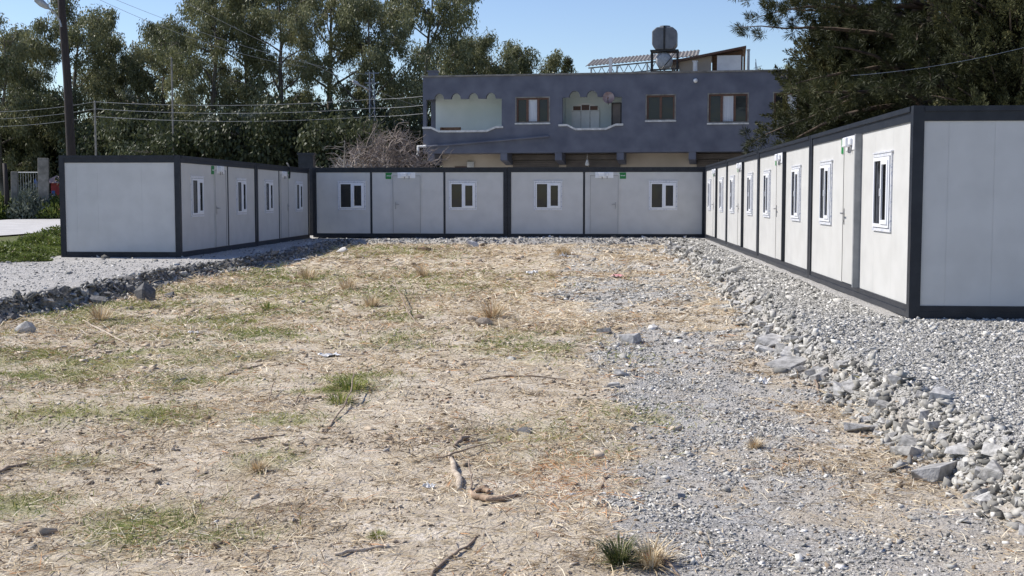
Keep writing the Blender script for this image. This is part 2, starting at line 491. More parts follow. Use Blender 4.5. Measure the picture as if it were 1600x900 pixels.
def window_mesh():
    mb = MB()
    ring(mb, -.50, .50, 0, 1.02, .052, -.022, .0)           # filmed flange
    mb.box(-.53, .53, -.032, 0, 1.02, 1.038)                 # drip strip
    me = mb.mesh('window', M['film']); return me
def wframe_mesh():
    mb = MB()
    ring(mb, -.447, .447, .053, .967, .045, -.036, .0)
    mb.box(-.035, .035, -.034, 0, .098, .922)
    return mb.mesh('frame', M['upvc'])
def sash_mesh():
    mb = MB()
    ring(mb, .036, .401, .099, .921, .052, -.052, -.004)
    mb.box(.046, .062, -.066, -.052, .46, .56)
    return mb.mesh('sash', M['upvc'])
def gasket_mesh():
    mb = MB()
    ring(mb, -.4015, -.0355, .0985, .9215, .012, -.020, -.0125); ring(mb, .0885, .3485, .1515, .8685, .010, -.030, -.0125)
    ring(mb, -.455, .455, .046, .974, .0075, -.0245, -.0225)
    return mb.mesh('gasket', M['black'])
def pane_mesh(x0, x1, z0, z1):
    mb = MB(); mb.box(x0, x1, -.012, -.002, z0, z1); return mb.mesh('pane', M['glass'])
def curtain_mesh(seed):
    return None

def cabin(name, loc, rz, label, flip, columns, recess, extra_group):
    t = thing(name, loc, label, 'cabin', extra_group, rz)
    def shared(key, pname, fn, parent=t):
        return link(pname, cached(key, fn), parent)
    def base():
        mb = MB()
        for z0, z1, o in ((.0, .075, .0), (.075, .145, .012)):
            mb.box(.131, CL-.131, o, .12, z0, z1); mb.box(.131, CL-.131, CD-.12, CD-o, z0, z1)
            mb.box(o, .12, .131, CD-.131, z0, z1); mb.box(CL-.12, CL-o, .131, CD-.131, z0, z1)
        mb.box(.121, CL-.121, .121, CD-.121, .03, .12)
        return mb.mesh('base_frame', M['anthracite'])
    def top():
        mb = MB()
        for z0, z1, o in ((CH-.175, CH-.06, .012), (CH-.06, CH, -.012)):
            mb.box(.131, CL-.131, o, .12, z0, z1); mb.box(.131, CL-.131, CD-.12, CD-o, z0, z1)
            mb.box(o, .12, .131, CD-.131, z0, z1); mb.box(CL-.12, CL-o, .131, CD-.131, z0, z1)
        return mb.mesh('roof_frame', M['anthracite'])
    def post():
        mb = MB(); mb.box(-.065, .065, -.065, .065, .0, CH+.004)
        return mb.mesh('corner_post', M['anthracite'])
    def roof():
        mb = MB(); mb.box(.121, CL-.121, .121, CD-.121, CH-.05, CH-.012); return mb.mesh('roof', M['roofsheet'])
    shared('base', 'base_frame', base); shared('top', 'roof_frame', top); shared('roof', 'roof', roof)
    for px_, py_ in ((.065,.065),(CL-.065,.065),(CL-.065,CD-.065),(.065,CD-.065)):
        o = shared('post', 'corner_post', post); o.location = (px_, py_, 0)
    # walls
    Z0, Z1 = .1455, CH-.1755
    if flip: wins, door, sx, handle = (1.45, 5.50), (2.93, 3.93), 4.08, 3.83
    else:    wins, door, sx, handle = (1.42, 5.42), (2.90, 3.90), 2.76, 3.00
    def front():
        mb = MB()
        cs = sorted(columns)
        edges = [.131] + [v for c in cs for v in (c-.035, c+.035)] + [CL-.131]
        for i in range(0, len(edges), 2):
            cuts = [wins[0]-.5, wins[0]+.5, wins[1]-.5, wins[1]+.5, door[0]-.06, door[1]+.06]
            grid_panel(mb, edges[i]+.002, edges[i+1]-.002, .03, .075, Z0, Z1, cuts)
        return mb.mesh('front_wall', M['panel'])
    shared(('front', flip, tuple(columns)), 'front_wall', front)
    def back():
        mb = MB()
        grid_panel(mb, .1315, CL-.1315, CD-.12, CD-.07, Z0, Z1, [1.2,2.3,3.4,4.5,5.6])
        return mb.mesh('back_wall', M['panel'])
    shared('back', 'back_wall', back).location = (0, .05, 0)
    def side():
        mb = MB()
        grid_panel(mb, .1315, CD-.1315, .028, .073, Z0+.001, Z1-.001, [.42, .95, 2.05])
        return mb.mesh('end_wall', M['panel'])
    o = shared('side', 'end_wall', side); o.location = (CL, 0, 0); o.rotation_euler = (0, 0, R(90))
    o = shared('side', 'end_wall', side); o.location = (0, CD, 0); o.rotation_euler = (0, 0, R(-90))
    def colm(dy):
        def f():
            mb = MB(); mb.box(-.033, .033, .018+dy, .10, Z0+.001, Z1-.001); return mb.mesh('column', M['anthracite'] if dy > -.06 else M['grey_post'])
        return f
    for c in columns:
        dy = recess
        shared(('col', dy), 'column', colm(dy)).location = (c, 0, 0)
    # windows
    for wx in wins:
        w = shared('win', 'window', window_mesh); w.location = (wx, .03, .985)
        shared('wf', 'frame', wframe_mesh, w); shared('ws', 'sash', sash_mesh, w)
        shared('p1', 'pane', lambda: pane_mesh(-.402, -.036, .098, .922), w)
        shared('gk', 'gasket', gasket_mesh, w)
        shared('p2', 'pane', lambda: pane_mesh(.087, .350, .150, .870), w)
    # door
    def dr():
        mb = MB()
        mb.box(door[0]+.012, door[1]-.012, .012, .0295, Z0+.012, 2.20)
        return mb.mesh('door', M['door'])
    d = shared(('door', flip), 'door', dr)
    def dfr():
        mb = MB()
        mb.box(door[0]-.045, door[0]+.003, .010, .029, Z0+.004, 2.255); mb.box(door[1]-.003, door[1]+.045, .010, .029, Z0+.004, 2.255)
        mb.box(door[0]+.003, door[1]-.003, .010, .029, 2.21, 2.255)
        return mb.mesh('door_frame', M['panel'])
    shared(('dfr', flip), 'door_frame', dfr, d)
    def seal():
        mb = MB(); w_ = .007
        mb.box(door[0]+.0035, door[0]+.0035+w_, .006, .0285, Z0+.012, 2.2085); mb.box(door[1]-.0035-w_, door[1]-.0035, .006, .0285, Z0+.012, 2.2085)
        mb.box(door[0]+.011, door[1]-.011, .006, .0285, 2.2015, 2.2085)
        return mb.mesh('door_seal', M['black'])
    shared(('seal', flip), 'door_seal', seal, d)
    def hnd():
        mb = MB()
        s = -1 if handle > 3.4 else 1
        mb.box(handle-.019, handle+.019, .003, .0115, 1.02, 1.26)
        mb.tube([(handle, .005, 1.19), (handle, -.045, 1.19)], .010, 8)
        mb.tube([(handle, -.045, 1.19), (handle+s*.03, -.050, 1.19), (handle+s*.13, -.048, 1.185)], .011, 8)
        mb.tube([(handle, .004, 1.07), (handle, -.008, 1.07)], .012, 8)
        return mb.mesh('handle', M['steel'])
    shared(('hnd', flip), 'handle', hnd, d)
    # green number plate and the lamp plate over the door
    def sg():
        mb = MB(); mb.box(-.115, .115, -.012, .0, -.11, .11); return mb.mesh('sign', M['green_sign'])
    s = shared('sign', 'sign', sg); s.location = (sx, .029, 2.20)
    def lt():
        mb = MB(); rr = random.Random(3)
        x = -.075
        while x < .07:
            w = rr.uniform(.008, .016); mb.box(x, x+w, -.0135, -.0125, -.012, .012 if rr.random() < .6 else .022); x += w + .006
        return mb.mesh('lettering', M['sign_white'])
    shared('lett', 'lettering', lt, s)
    def lp():
        mb = MB(); mb.box(-.32, .32, -.03, .0, -.055, .149); return mb.mesh('lamp_plate', M['upvc'])
    l = shared('plate', 'lamp_plate', lp); l.location = ((door[0]+door[1])/2, .029, 2.17 + .005)
    def lm():
        mb = MB(); mb.box(-.20, -.0, -.11, -.0305, -.01, .13); mb.box(.06, .15, -.075, -.0305, .01, .12)
        return mb.mesh('wall_lamp', M['upvc'])
    o = shared('lamp', 'wall_lamp', lm, l)
    o.modifiers.new('b', 'BEVEL').width = .012
    def cb():
        mb = MB()
        mb.tube([(-.0775,-.03,.02),(-.067,-.045,-.05),(-.07,-.04,-.095)], .013, 6)
        return mb.mesh('cable', M['grey_plastic'])
    shared('cab', 'cable', cb, l); shared('cab', 'cable', cb, l).location = (.17, 0, .012)
    return t

GR = 'white portable cabins around the yard'
# right row, from the nearest to the farthest
p0 = Vector((4.71, 14.45, 0))
labs = ['nearest cabin of the sunlit right row, its grey end wall facing us',
        'second sunlit cabin in the right row, directly behind the nearest one',
        'third sunlit cabin in the right row, next but one to the corner',
        'farthest cabin of the sunlit right row, touching the back row corner']
for k in range(4):
    p = p0 + ROWV*(7.03*(k+1)-.03)
    cabin('portable_cabin', (p.x, p.y, .283), R(-94.05), labs[k], False, [4.05], -.085 if k == 0 else -.055, GR)
# left row
lv = Vector((.06, .9982, 0))
q0 = Vector((-8.09, 29.85, 0))
for k, (lab, fl, cl) in enumerate([('cabin at the near end of the left row, blank end wall facing us', False, [4.12]),
                                   ('second cabin of the left row, in shade, meeting the back row', True, [2.75])]):
    p = q0 + lv*(7.04*k)
    cabin('portable_cabin', (p.x, p.y, .225), R(86.56), lab, fl, cl, 0.0, GR)
# back row
b0 = Vector((-7.19, 44.04, 0))
for k, (lab, fl, cl) in enumerate([('left cabin of the back row, with two dark columns across its front', False, [2.12, 4.76]),
                                   ('right cabin of the back row, with one dark column beside its door', True, [2.72])]):
    p = b0 + ROWU*(7.012*k+.03)
    cabin('portable_cabin', (p.x, p.y, .262), R(-4.05), lab, fl, cl, 0.0, GR)

# black cable hooked over the left row roof
mb = MB(); a = at(452, 265, 40.8)
mb.tube([a+Vector((0,0,-.28)), a+Vector((.02,0,-.05)), a+Vector((0,.03,.06)), a+Vector((-.06,.12,.17)), a+Vector((-.12,.25,.22))], .028, 6)
tag(mb.build('roof_cable', M['black']), 'black cable end hooked over the roof edge of the left row', 'cable')
mb = MB()
c = Vector((-7.95, 47.6, 0)); z0 = gz(c.x, c.y)
mb.box(-.28, .28, -.28, .28, 0, 3.12); mb.box(-.32, .32, -.32, .32, 3.12, 3.20)
o = mb.build('chimney_stack', M['anthracite']); o.location = (c.x, c.y, z0-.02)
tag(o, 'dark square chimney stack showing over the corner of left and back rows', 'chimney')

# ------------------------------------------------------------------ two storey house
HX, HY = -4.41, 61.0
HD = Vector((.984, -.177, 0)).normalized()
HYAW = math.atan2(HD.y, HD.x)
def ht(px):
    k = (px-800)/F
    return (HY*k - HX)/(HD.x - HD.y*k)
def hz(px, py):
    yy = HY + HD.y*ht(px)
    return at(px, py, yy).z - HZ0
HZ0 = .3
house = thing('house', (HX, HY, HZ0), 'two storey slate blue house with scalloped balconies behind the back row', 'house', None, HYAW)
HLEN, HDEP = 24.0, 10.0
ztop = 7.30; zlow = hz(900, 233)
def outline_wall(name, outer, holes, y0, th, mat, parent):
    bm = bmesh.new()
    edges = []
    for loop in [outer] + holes:
        vs = [bm.verts.new((x, y0, z)) for x, z in loop]
        for i in range(len(vs)):
            edges.append(bm.edges.new((vs[i], vs[(i+1) % len(vs)])))
    bmesh.ops.triangle_fill(bm, use_beauty=True, use_dissolve=False, edges=edges)
    r = bmesh.ops.extrude_face_region(bm, geom=list(bm.faces))
    bmesh.ops.translate(bm, vec=(0, th, 0), verts=[g for g in r['geom'] if isinstance(g, bmesh.types.BMVert)])
    bmesh.ops.recalc_face_normals(bm, faces=bm.faces)
    me = bpy.data.meshes.new(name); bm.to_mesh(me); bm.free(); me.materials.append(mat)
    return link(name, me, parent)

def loggia_hole(pxl, pxr, pyt, pyb, scal, rad, pyend):
    xl, xr = ht(pxl), ht(pxr)
    zt = hz((pxl+pxr)/2, pyt); zb = hz((pxl+pxr)/2, pyb); ze = hz((pxl+pxr)/2, pyend)
    loop = [(xl, ze), (xl+.25, ze), (xl+.65, zb), (xr-.75, zb), (xr-.28, ze), (xr, ze), (xr, zt)]
    for s in reversed(scal):
        c = ht(s)
        for k in range(9):
            a = math.pi*k/8
            loop.append((c+rad*math.cos(a), zt+.02+rad*1.15*math.sin(a)))
    loop.append((xl, zt))
    return loop, xl, xr, zt, zb, ze
lg1, a1, b1, t1, bb1, e1 = loggia_hole(667, 784, 155, 204, [687, 713, 740, 767], .245, 198)
lg2, a2, b2, t2, bb2, e2 = loggia_hole(878, 970, 152, 200.5, [897, 924], .27, 194)
WINS = [(807, 857, 153, 192, 3), (1009, 1052, 149, 188, 2), (1105, 1165, 147, 192, 3), (1206, 1262, 145, 188, 3)]
holes = [lg1, lg2]
wrects = []
for l, r_, t_, b_, n in WINS:
    x0, x1 = ht(l), ht(r_); z1 = hz((l+r_)/2, t_); z0 = hz((l+r_)/2, b_)
    wrects.append((x0, x1, z0, z1, n)); holes.append([(x0, z0), (x1, z0), (x1, z1), (x0, z1)])
outline_wall('front_wall', [(0, zlow), (HLEN, zlow), (HLEN, ztop), (0, ztop)], holes, 0, .24, M['house'], house)
mb = MB()
mb.box(0, .24, 1.66, HDEP, zlow, ztop-.001); mb.box(0, .24, .241, 1.659, zlow, e1-.05); mb.box(0, .24, .241, 1.659, t1+.05, ztop-.001); mb.box(HLEN-.24, HLEN, .241, HDEP, zlow, ztop-.001); mb.box(.241, HLEN-.241, HDEP-.24, HDEP, zlow, ztop-.001)
mb.build('upper_wall', M['house'], house)
mb = MB(); mb.box(.241, HLEN-.241, .241, HDEP-.241, ztop-.55, ztop-.35); mb.build('roof', M['concrete'], house)
mb = MB()
mb.box(-.06, HLEN+.06, -.07, .30, ztop+.001, ztop+.075); mb.box(-.06, .3, .301, HDEP, ztop+.001, ztop+.075); mb.box(HLEN-.3, HLEN+.06, .301, HDEP, ztop+.001, ztop+.075)
mb.build('coping', M['concrete'], house)
mb = MB(); mb.box(.0, HLEN, .0, HDEP, zlow-.16, zlow-.002); mb.build('floor_slab', M['house'], house)
# loggia rooms
for (xl, xr, zt, zb, nm) in ((a1, b1, t1, bb1, 1), (a2, b2, t2, bb2, 2)):
    mb = MB()
    x0 = max(xl-.12, .245); x1 = xr+.12
    mb.box(x0, x1, 1.65, 1.75, zb-.9, zt+.5)
    (mb.box(x0, x0+.06, .2405, 1.649, zb-.9, zt+.5) if nm == 2 else None); mb.box(x1-.06, x1, .2405, 1.649, zb-.9, zt+.5)
    mb.box(x0+.061, x1-.061, .2405, 1.649, zb-.9, zb-.8); mb.box(x0+.061, x1-.061, .2405, 1.649, zt+.4, zt+.5)
    mb.build('balcony', M['loggia'], house)
# white coping along the balcony fronts
for (xl, xr, zb, ze) in ((a1, b1, bb1, e1), (a2, b2, bb2, e2)):
    mb = MB()
    P = [(xl-.18, ze), (xl+.25, ze), (xl+.65, zb), (xr-.75, zb), (xr-.28, ze), (xr+.08, ze)]
    for (xa, za), (xb, zb_) in zip(P[:-1], P[1:]):
        y0, y1 = -.09, .26
        h = .085
        mb.add([(xa,y0,za-h),(xb,y0,zb_-h),(xb,y1,zb_-h),(xa,y1,za-h),(xa,y0,za+.012),(xb,y0,zb_+.012),(xb,y1,zb_+.012),(xa,y1,za+.012)],
               [(0,3,2,1),(4,5,6,7),(0,1,5,4),(1,2,6,5),(2,3,7,6),(3,0,4,7)])
    mb.build('balcony_coping', M['dirtywhite'], house)
# windows of the house
for (x0, x1, z0, z1, n) in wrects:
    mb = MB()
    ring(mb, x0, x1, z0, z1, .075, .06, .15)
    w = (x1-x0)/n
    for k in range(1, n): mb.box(x0+w*k-.055, x0+w*k+.055, .062, .149, z0+.075, z1-.075)
    f = mb.build('window', M['brown_frame'], house)
    mb = MB(); mb.box(x0+.075, x1-.075, .13, .14, z0+.075, z1-.075); mb.build('pane', M['glass'], f)
    if n == 3:
        mb = MB(); mb.box(x0+w+.055, x1-w-.055, .115, .128, z0+.076, z1-.076); mb.build('curtain', M['curtain'], f)
    mb = MB(); mb.box(x0-.08, x1+.08, -.06, .055, z0-.07, z0-.001); mb.build('sill', M['dirtywhite'], f)
    mb = MB(); ring(mb, x0-.06, x1+.06, z0-.001, z1+.06, .058, -.012, -.001); mb.build('surround', M['concrete'], f)
# balcony door on the second loggia: white frame with brown arched fanlight
x0, x1 = ht(886), ht(930); zt_ = hz(905, 157); zb_ = bb2-.8
mb = MB(); y0, y1 = 1.55, 1.648
arc = [(x0+(x1-x0)*k/10, zt_-.32+.32*math.sin(math.pi*k/10)**.6) for k in range(11)]
vs = [(x0, y0, zb_)] + [(x, y0, z) for x, z in arc] + [(x1, y0, zb_)]
vb = [(x, y1, z) for x, _, z in vs]
n = len(vs)
mb.add(vs+vb, [tuple(range(n))[::-1], tuple(range(n, 2*n))] + [(i, (i+1) % n, (i+1) % n+n, i+n) for i in range(n)])
d = mb.build('balcony_door', M['white'], house)
mb = MB(); fz = zt_-.36
for k in range(3):
    wa = x0+.06+(x1-x0-.12)*k/3+.02; wb = x0+.06+(x1-x0-.12)*(k+1)/3-.02
    mb.box(wa, wb, 1.54, 1.549, fz, fz+.26 if k == 1 else fz+.2)
mb.build('fanlight', M['brown_frame'], d)
mb = MB()
mb.box((x0*2+x1)/3-.03, (x0*2+x1)/3+.03, 1.535, 1.5485, zb_, fz-.02); mb.box((x0+2*x1)/3-.03, (x0+2*x1)/3+.03, 1.535, 1.5485, zb_, fz-.02)
mb.box(x0, x1, 1.53, 1.548, fz-.06, fz-.02)
mb.build('frame', M['dirtywhite'], d)
x0, x1 = ht(953), ht(969); mb = MB(); ring(mb, x0, x1, bb2+.1, bb2+1.25, .06, .32, .40)
d = mb.build('screen_frame', M['black'], house)
mb = MB(); mb.box(x0+.06, x1-.06, .35, .37, bb2+.16, bb2+1.19); mb.build('pane', M['shutter'], d)
# ground floor set back under the overhang
mb = MB(); mb.box(.6, HLEN-.3, 1.6, HDEP-.5, 0, zlow-.162); mb.build('ground_floor_wall', M['beige'], house)
for pa_, pb_ in ((793, 866), (878, 912), (914, 964), (1086, 1120), (1121, 1190)):
    mb = MB(); x0, x1 = ht(pa_), ht(pb_)
    z = 0.0
    while z < 3.2:
        mb.box(x0, x1, 1.50, 1.56 if int(z*10) % 2 else 1.57, z, z+.085); z += .095
    mb.box(x0, x1, 1.562, 1.599, 0, 3.25)
    mb.box(x0-.03, x1+.03, 1.38, 1.56, 3.26, 3.50)
    mb.build('roller_shutter', M['shutter'], house)
for px in (674, 787, 872, 968, 1080, 1195):
    x = ht(px)
    mb = MB(); mb.add([(x-.17,0.02,zlow-.165),(x+.17,0.02,zlow-.165),(x+.17,1.6,zlow-.165),(x-.17,1.6,zlow-.165),(x-.17,.02,zlow-.52),(x+.17,.02,zlow-.52),(x+.17,1.6,zlow-.72),(x-.17,1.6,zlow-.72)],
           [(0,1,2,3),(7,6,5,4),(4,5,1,0),(5,6,2,1),(6,7,3,2),(7,4,0,3)])
    mb.build('bracket', M['house'], house)
mb = MB(); x0 = ht(700); mb.box(x0, x0+.7, 1.55, 1.599, 2.2, 2.95); mb.build('low_window', M['brown_frame'], house)
mb = MB(); x0 = ht(720); mb.box(x0, x0+.35, 1.50, 1.599, 2.75, 3.18); mb.build('meter_box', M['dirtywhite'], house)
# drain pipe across the facade
mb = MB()
pts = [(ht(655), -.12, hz(660, 243)), (ht(655), -.12, hz(660, 230)), (ht(672), -.12, hz(672, 229)), (ht(858), -.12, hz(858, 213))]
mb.tube(pts, .055, 7)
mb.build('drain_pipe', M['house'], house)
mb = MB(); mb.tube([(ht(655), -.12, hz(660, 244)), (ht(655), -.12, hz(660, 229)), (ht(668), -.12, hz(668, 228.6))], .075, 7); mb.build('pipe_elbow', M['white'], house)
mb = MB()
x = ht(1084); z = hz(1084, 126)
for k in range(4): pass
mb.tube([(x, -.001, z), (x, -.06, z), (x, -.12, z), (x, -.15, z)], [.06, .11, .09, .03], 10)
mb.build('wall_lamp', M['white'], house, smooth=True)
# hanging bulb
mb = MB(); x = ht(915); z = zlow-.17
mb.tube([(x, .5, z), (x, .5, z-.32)], .012, 5); mb.tube([(x,.5,z-.32),(x,.5,z-.36),(x,.5,z-.50),(x,.5,z-.60),(x,.5,z-.63)], [.04,.05,.10,.10,.03], 9)
mb.build('hanging_lamp', M['dirtywhite'], house, smooth=True)

HM = Matrix.Translation((HX, HY, HZ0)) @ Matrix.Rotation(HYAW, 4, 'Z')
def hpt(x, y, z): return HM @ Vector((x, y, z))
# bench on the left balcony
t = thing('bench', hpt(ht(699), .75, bb1-.8), 'small brown wooden bench on the left balcony of the house', 'bench', None, HYAW)
mb = MB(); mb.box(-.5, .5, -.2, .2, .40, .45); mb.build('seat', M['wood'], t)
mb = MB(); mb.box(-.5, .5, .16, .2, .46, 1.02); mb.build('backrest', M['wood'], t)
for s in (-.46, .46):
    mb = MB(); mb.box(s-.03, s+.03, -.18, .15, 0, .399); mb.build('leg', M['brown_frame'], t)
    mb = MB(); mb.box(s-.03, s+.03, -.19, .15, .95, 1.0); mb.box(s-.025, s+.025, -.18, -.13, .46, .949); mb.build('armrest', M['wood'], t)
# satellite dish
t = thing('satellite_dish', hpt(ht(950), -.02, hz(950, 153)), 'reddish round satellite dish fixed above the middle balcony', 'satellite dish', None, HYAW)
mb = MB()
ringp = [(0,.0)] + [(r_*.36, -.10*(r_**2)) for r_ in (.33,.66,1.0)]
vs = [(0, -.12, 0)]; fs = []
for i, rr_ in enumerate((.09, .19, .28)):
    for k in range(16):
        a = 2*math.pi*k/16; vs.append((rr_*math.cos(a), -.12-.9*rr_**2, rr_*math.sin(a)))
for k in range(16): fs.append((0, 1+k, 1+(k+1) % 16))
for i in range(2):
    for k in range(16): fs.append((1+i*16+k, 1+(i+1)*16+k, 1+(i+1)*16+(k+1) % 16, 1+i*16+(k+1) % 16))
mb.add(vs, fs); o = mb.build('reflector', M['dish'], t); md = o.modifiers.new('s', 'SOLIDIFY'); md.thickness = .012
mb = MB(); mb.tube([(0,.02,-.05),(0,-.12,0)], .03, 6); mb.tube([(0,-.2,-.34),(0,-.5,-.05)], .015, 5); mb.build('bracket', M['black'], t)
mb = MB(); mb.tube([(0,-.50,-.05),(0,-.42,-.02)], .035, 8); mb.build('receiver', M['brown_frame'], t)

# ---- things on the house roof
zr = ztop-.35
# pergola
yo = 3.0
def hzd(px, py, yin):
    x = ht(px); p = hpt(x, yin, 0); q = at(px, py, p.y); return q.z - HZ0
def htd(px, yin):
    # local x so that a point yin behind the facade is seen at px
    k = (px-800)/F; n_ = Vector((-HD.y, HD.x, 0))
    bx, by = HX + n_.x*yin, HY + n_.y*yin
    return (by*k - bx)/(HD.x - HD.y*k)
t = thing('pergola', hpt(htd(918, yo), yo, zr), 'light roof pergola with corrugated sheet and steel truss on the house roof', 'pergola', None, HYAW)
Lp = htd(1085, yo)-htd(918, yo)
zA = hzd(918, 100, yo)-zr; zB = hzd(1085, 84, yo)-zr
mb = MB()
n = 60
vs = []
for i in range(n+1):
    x = -.1+(Lp+.2)*i/n; z = zA+(zB-zA)*i/n + .05*((i % 2)*2-1)*.5
    vs += [(x, -.4, z-.12), (x, 2.6, z+.50)]
mb.add(vs, [(2*i, 2*i+2, 2*i+3, 2*i+1) for i in range(n)])
o = mb.build('roof_sheet', M['corrug'], t); md = o.modifiers.new('s', 'SOLIDIFY'); md.thickness = .03
mb = MB()
mb.bar((0,0,zA-.2), (Lp,0,zB-.2), .035); mb.bar((0,0,zA-.62), (Lp,0,zB-.62), .03)
k = 12
for i in range(k):
    xa, xb = Lp*i/k, Lp*(i+1)/k
    za = zA+(zB-zA)*i/k; zb2 = zA+(zB-zA)*(i+1)/k
    mb.bar((xa,0,za-.62), ((xa+xb)/2,0,(za+zb2)/2-.2), .018); mb.bar(((xa+xb)/2,0,(za+zb2)/2-.2), (xb,0,zb2-.62), .018)
mb.build('truss', M['galv'], t)
for x in (.15, Lp*.27, Lp*.55, Lp*.8):
    mb = MB(); z = zA+(zB-zA)*x/Lp-.2; mb.box(x-.04, x+.04, -.04, .04, 0, z); mb.build('post', M['steel'], t)
mb = MB(); mb.box(Lp*.20, Lp*.20+.16, -.42, -.26, 0, zA+.28); mb.build('pipe', M['white'], t)
# water tanks on their stand
yo2 = 1.6
cx = htd(1036, yo2)
t = thing('tank_stand', hpt(cx, yo2, zr), 'dark steel frame carrying the water tanks on the house roof', 'stand', None, HYAW)
zt0 = hzd(1036, 79, yo2)-zr
for sx_ in (-.62, .62):
    for sy_ in (-.45, .45):
        mb = MB(); mb.box(sx_-.035, sx_+.035, sy_-.035, sy_+.035, 0, zt0-.08); mb.build('leg', M['black'], t)
mb = MB()
mb.box(-.68, .68, -.5, .5, zt0-.079, zt0-.005)
for z in (.45, .62):
    mb.box(-.58, .58, -.48, -.42, z, z+.05); mb.box(-.58, .58, .42, .48, z, z+.05)
mb.bar((-.6,-.46,.1), (.6,-.46,zt0-.1), .02)
mb.build('frame', M['black'], t)
t = thing('water_tank', hpt(cx, yo2, zr+zt0), 'big grey eight sided water tank on the steel stand on the house roof', 'water tank', 'rooftop water tanks', HYAW)
zt1 = hzd(1036, 43, yo2)-zr-zt0
mb = MB(); hw = .60
oc = [(-hw, .22*zt1), (-hw+.2, 0), (hw-.2, 0), (hw, .22*zt1), (hw, .80*zt1), (hw-.22, zt1*.97), (-hw+.22, zt1*.97), (-hw, .80*zt1)]
vs = [(x, -.52, z) for x, z in oc] + [(x, .52, z) for x, z in oc]
mb.add(vs, [tuple(range(8)), tuple(range(8, 16))[::-1]] + [(i+8, (i+1) % 8+8, (i+1) % 8, i) for i in range(8)])
mb.build('tank_body', M['tank'], t, bevel=.05)
mb = MB(); mb.box(-.045, .045, -.55, .55, .0, zt1+.02); mb.build('strap', M['black'], t)
mb = MB(); mb.tube([(0,0,zt1*.96),(0,0,zt1+.07)], [.28,.26], 14); mb.build('lid', M['tank'], t)
t = thing('water_tank', hpt(cx-.02, yo2, zr+.68), 'small pale round tank hanging inside the stand below the big tank', 'water tank', 'rooftop water tanks', HYAW)
mb = MB(); hh = zt0-.08-.68-.03
mb.tube([(0,-.40,hh/2),(0,-.36,hh/2),(0,.36,hh/2),(0,.40,hh/2)], [hh*.35,hh*.5,hh*.5,hh*.35], 18); mb.build('tank_body', M['galv'], t, smooth=True)
mb = MB(); mb.tube([(0,0,-.1),(0,0,hh*.1)], .05, 8); mb.build('outlet_pipe', M['steel'], t)
# wooden roof shed
yo3 = 2.2
xa, xb = htd(1052, yo3), htd(1160, yo3)
t = thing('roof_shed', hpt(xa, yo3, zr), 'wooden lean to shed with a slanting roof on the house roof', 'shed', None, HYAW)
Ls = xb-xa; zA = hzd(1052, 98, yo3)-zr; zB = hzd(1160, 74, yo3)-zr
mb = MB(); mb.add([(-.3,-.4,zA-.06),(Ls+.05,-.4,zB-.06),(Ls+.05,3.2,zB-.06),(-.3,3.2,zA-.06),(-.3,-.4,zA+.04),(Ls+.05,-.4,zB+.04),(Ls+.05,3.2,zB+.04),(-.3,3.2,zA+.04)],
    [(0,3,2,1),(4,5,6,7),(0,1,5,4),(1,2,6,5),(2,3,7,6),(3,0,4,7)]); mb.build('roof', M['brown_frame'], t)
mb = MB(); z2 = lambda x: zA+(zB-zA)*(x+.3)/(Ls+.35)-.07
mb.add([(.2,0,0),(Ls*.52,0,0),(Ls*.52,0,z2(Ls*.52)),(.2,0,z2(.2)),(.2,.08,0),(Ls*.52,.08,0),(Ls*.52,.08,z2(Ls*.52)),(.2,.08,z2(.2))], [(0,1,2,3),(7,6,5,4),(0,4,5,1),(1,5,6,2),(2,6,7,3),(3,7,4,0)]); mb.build('wall', M['beige'], t)
mb = MB()
mb.add([(Ls*.53,.5,0),(Ls-.1,.5,0),(Ls-.1,.5,z2(Ls-.1)),(Ls*.53,.5,z2(Ls*.53)),(Ls*.53,.58,0),(Ls-.1,.58,0),(Ls-.1,.58,z2(Ls-.1)),(Ls*.53,.58,z2(Ls*.53))], [(0,1,2,3),(7,6,5,4),(0,4,5,1),(1,5,6,2),(2,6,7,3),(3,7,4,0)]); mb.build('back_panel', M['wood'], t)
x0 = htd(1117, yo3)-xa; x1 = htd(1154, yo3)-xa
mb = MB(); mb.box(x0, x1, -.15, -.08, 0, hzd(1135, 87, yo3)-zr); mb.build('white_panel', M['white'], t)
mb = MB(); mb.box(Ls-.08, Ls+.02, -.1, .0, 0, z2(Ls-.1)); mb.build('post', M['wood'], t)
for px, py, r_, lab in ((1083, 97, .11, 'short white vent pipe beside the wooden shed on the house roof'), (1165, 79, .075, 'tall grey flue pipe at the right end of the roof shed')):
    mb = MB(); z = hzd(px, py, 1.5)-zr; mb.tube([(0,0,0),(0,0,z)], r_, 9); mb.tube([(0,0,z+.005),(0,0,z+.06)], r_*1.3, 9)
    o = mb.build('vent_pipe', M['white'] if px < 1100 else M['galv']); o.location = hpt(htd(px, 1.5), 1.5, zr); o.rotation_euler = (0,0,HYAW); tag(o, lab, 'pipe')
mb = MB(); mb.box(-.22, .22, -.22, .22, 0, .85); mb.box(-.26, .26, -.26, .26, .851, .92)
o = mb.build('chimney', M['house']); o.location = hpt(htd(678, 2.5), 2.5, zr); o.rotation_euler = (0,0,HYAW); tag(o, 'small square chimney at the left end of the house roof', 'chimney')
mb = MB()
for dx, dz, ln in ((0,0,.95),(.12,.0,.7),(-.1,0,.8)):
    mb.tube([(dx,0,0),(dx-.1-dx,.05,ln)], .016, 5)
mb.tube([(-.2,0,.5),(.2,0,.62)], .012, 5)
o = mb.build('aerial', M['galv']); o.location = hpt(htd(1180, 2.0), 2.0, zr+.2); tag(o, 'thin leaning aerial rods on the house roof right of the flue', 'aerial')

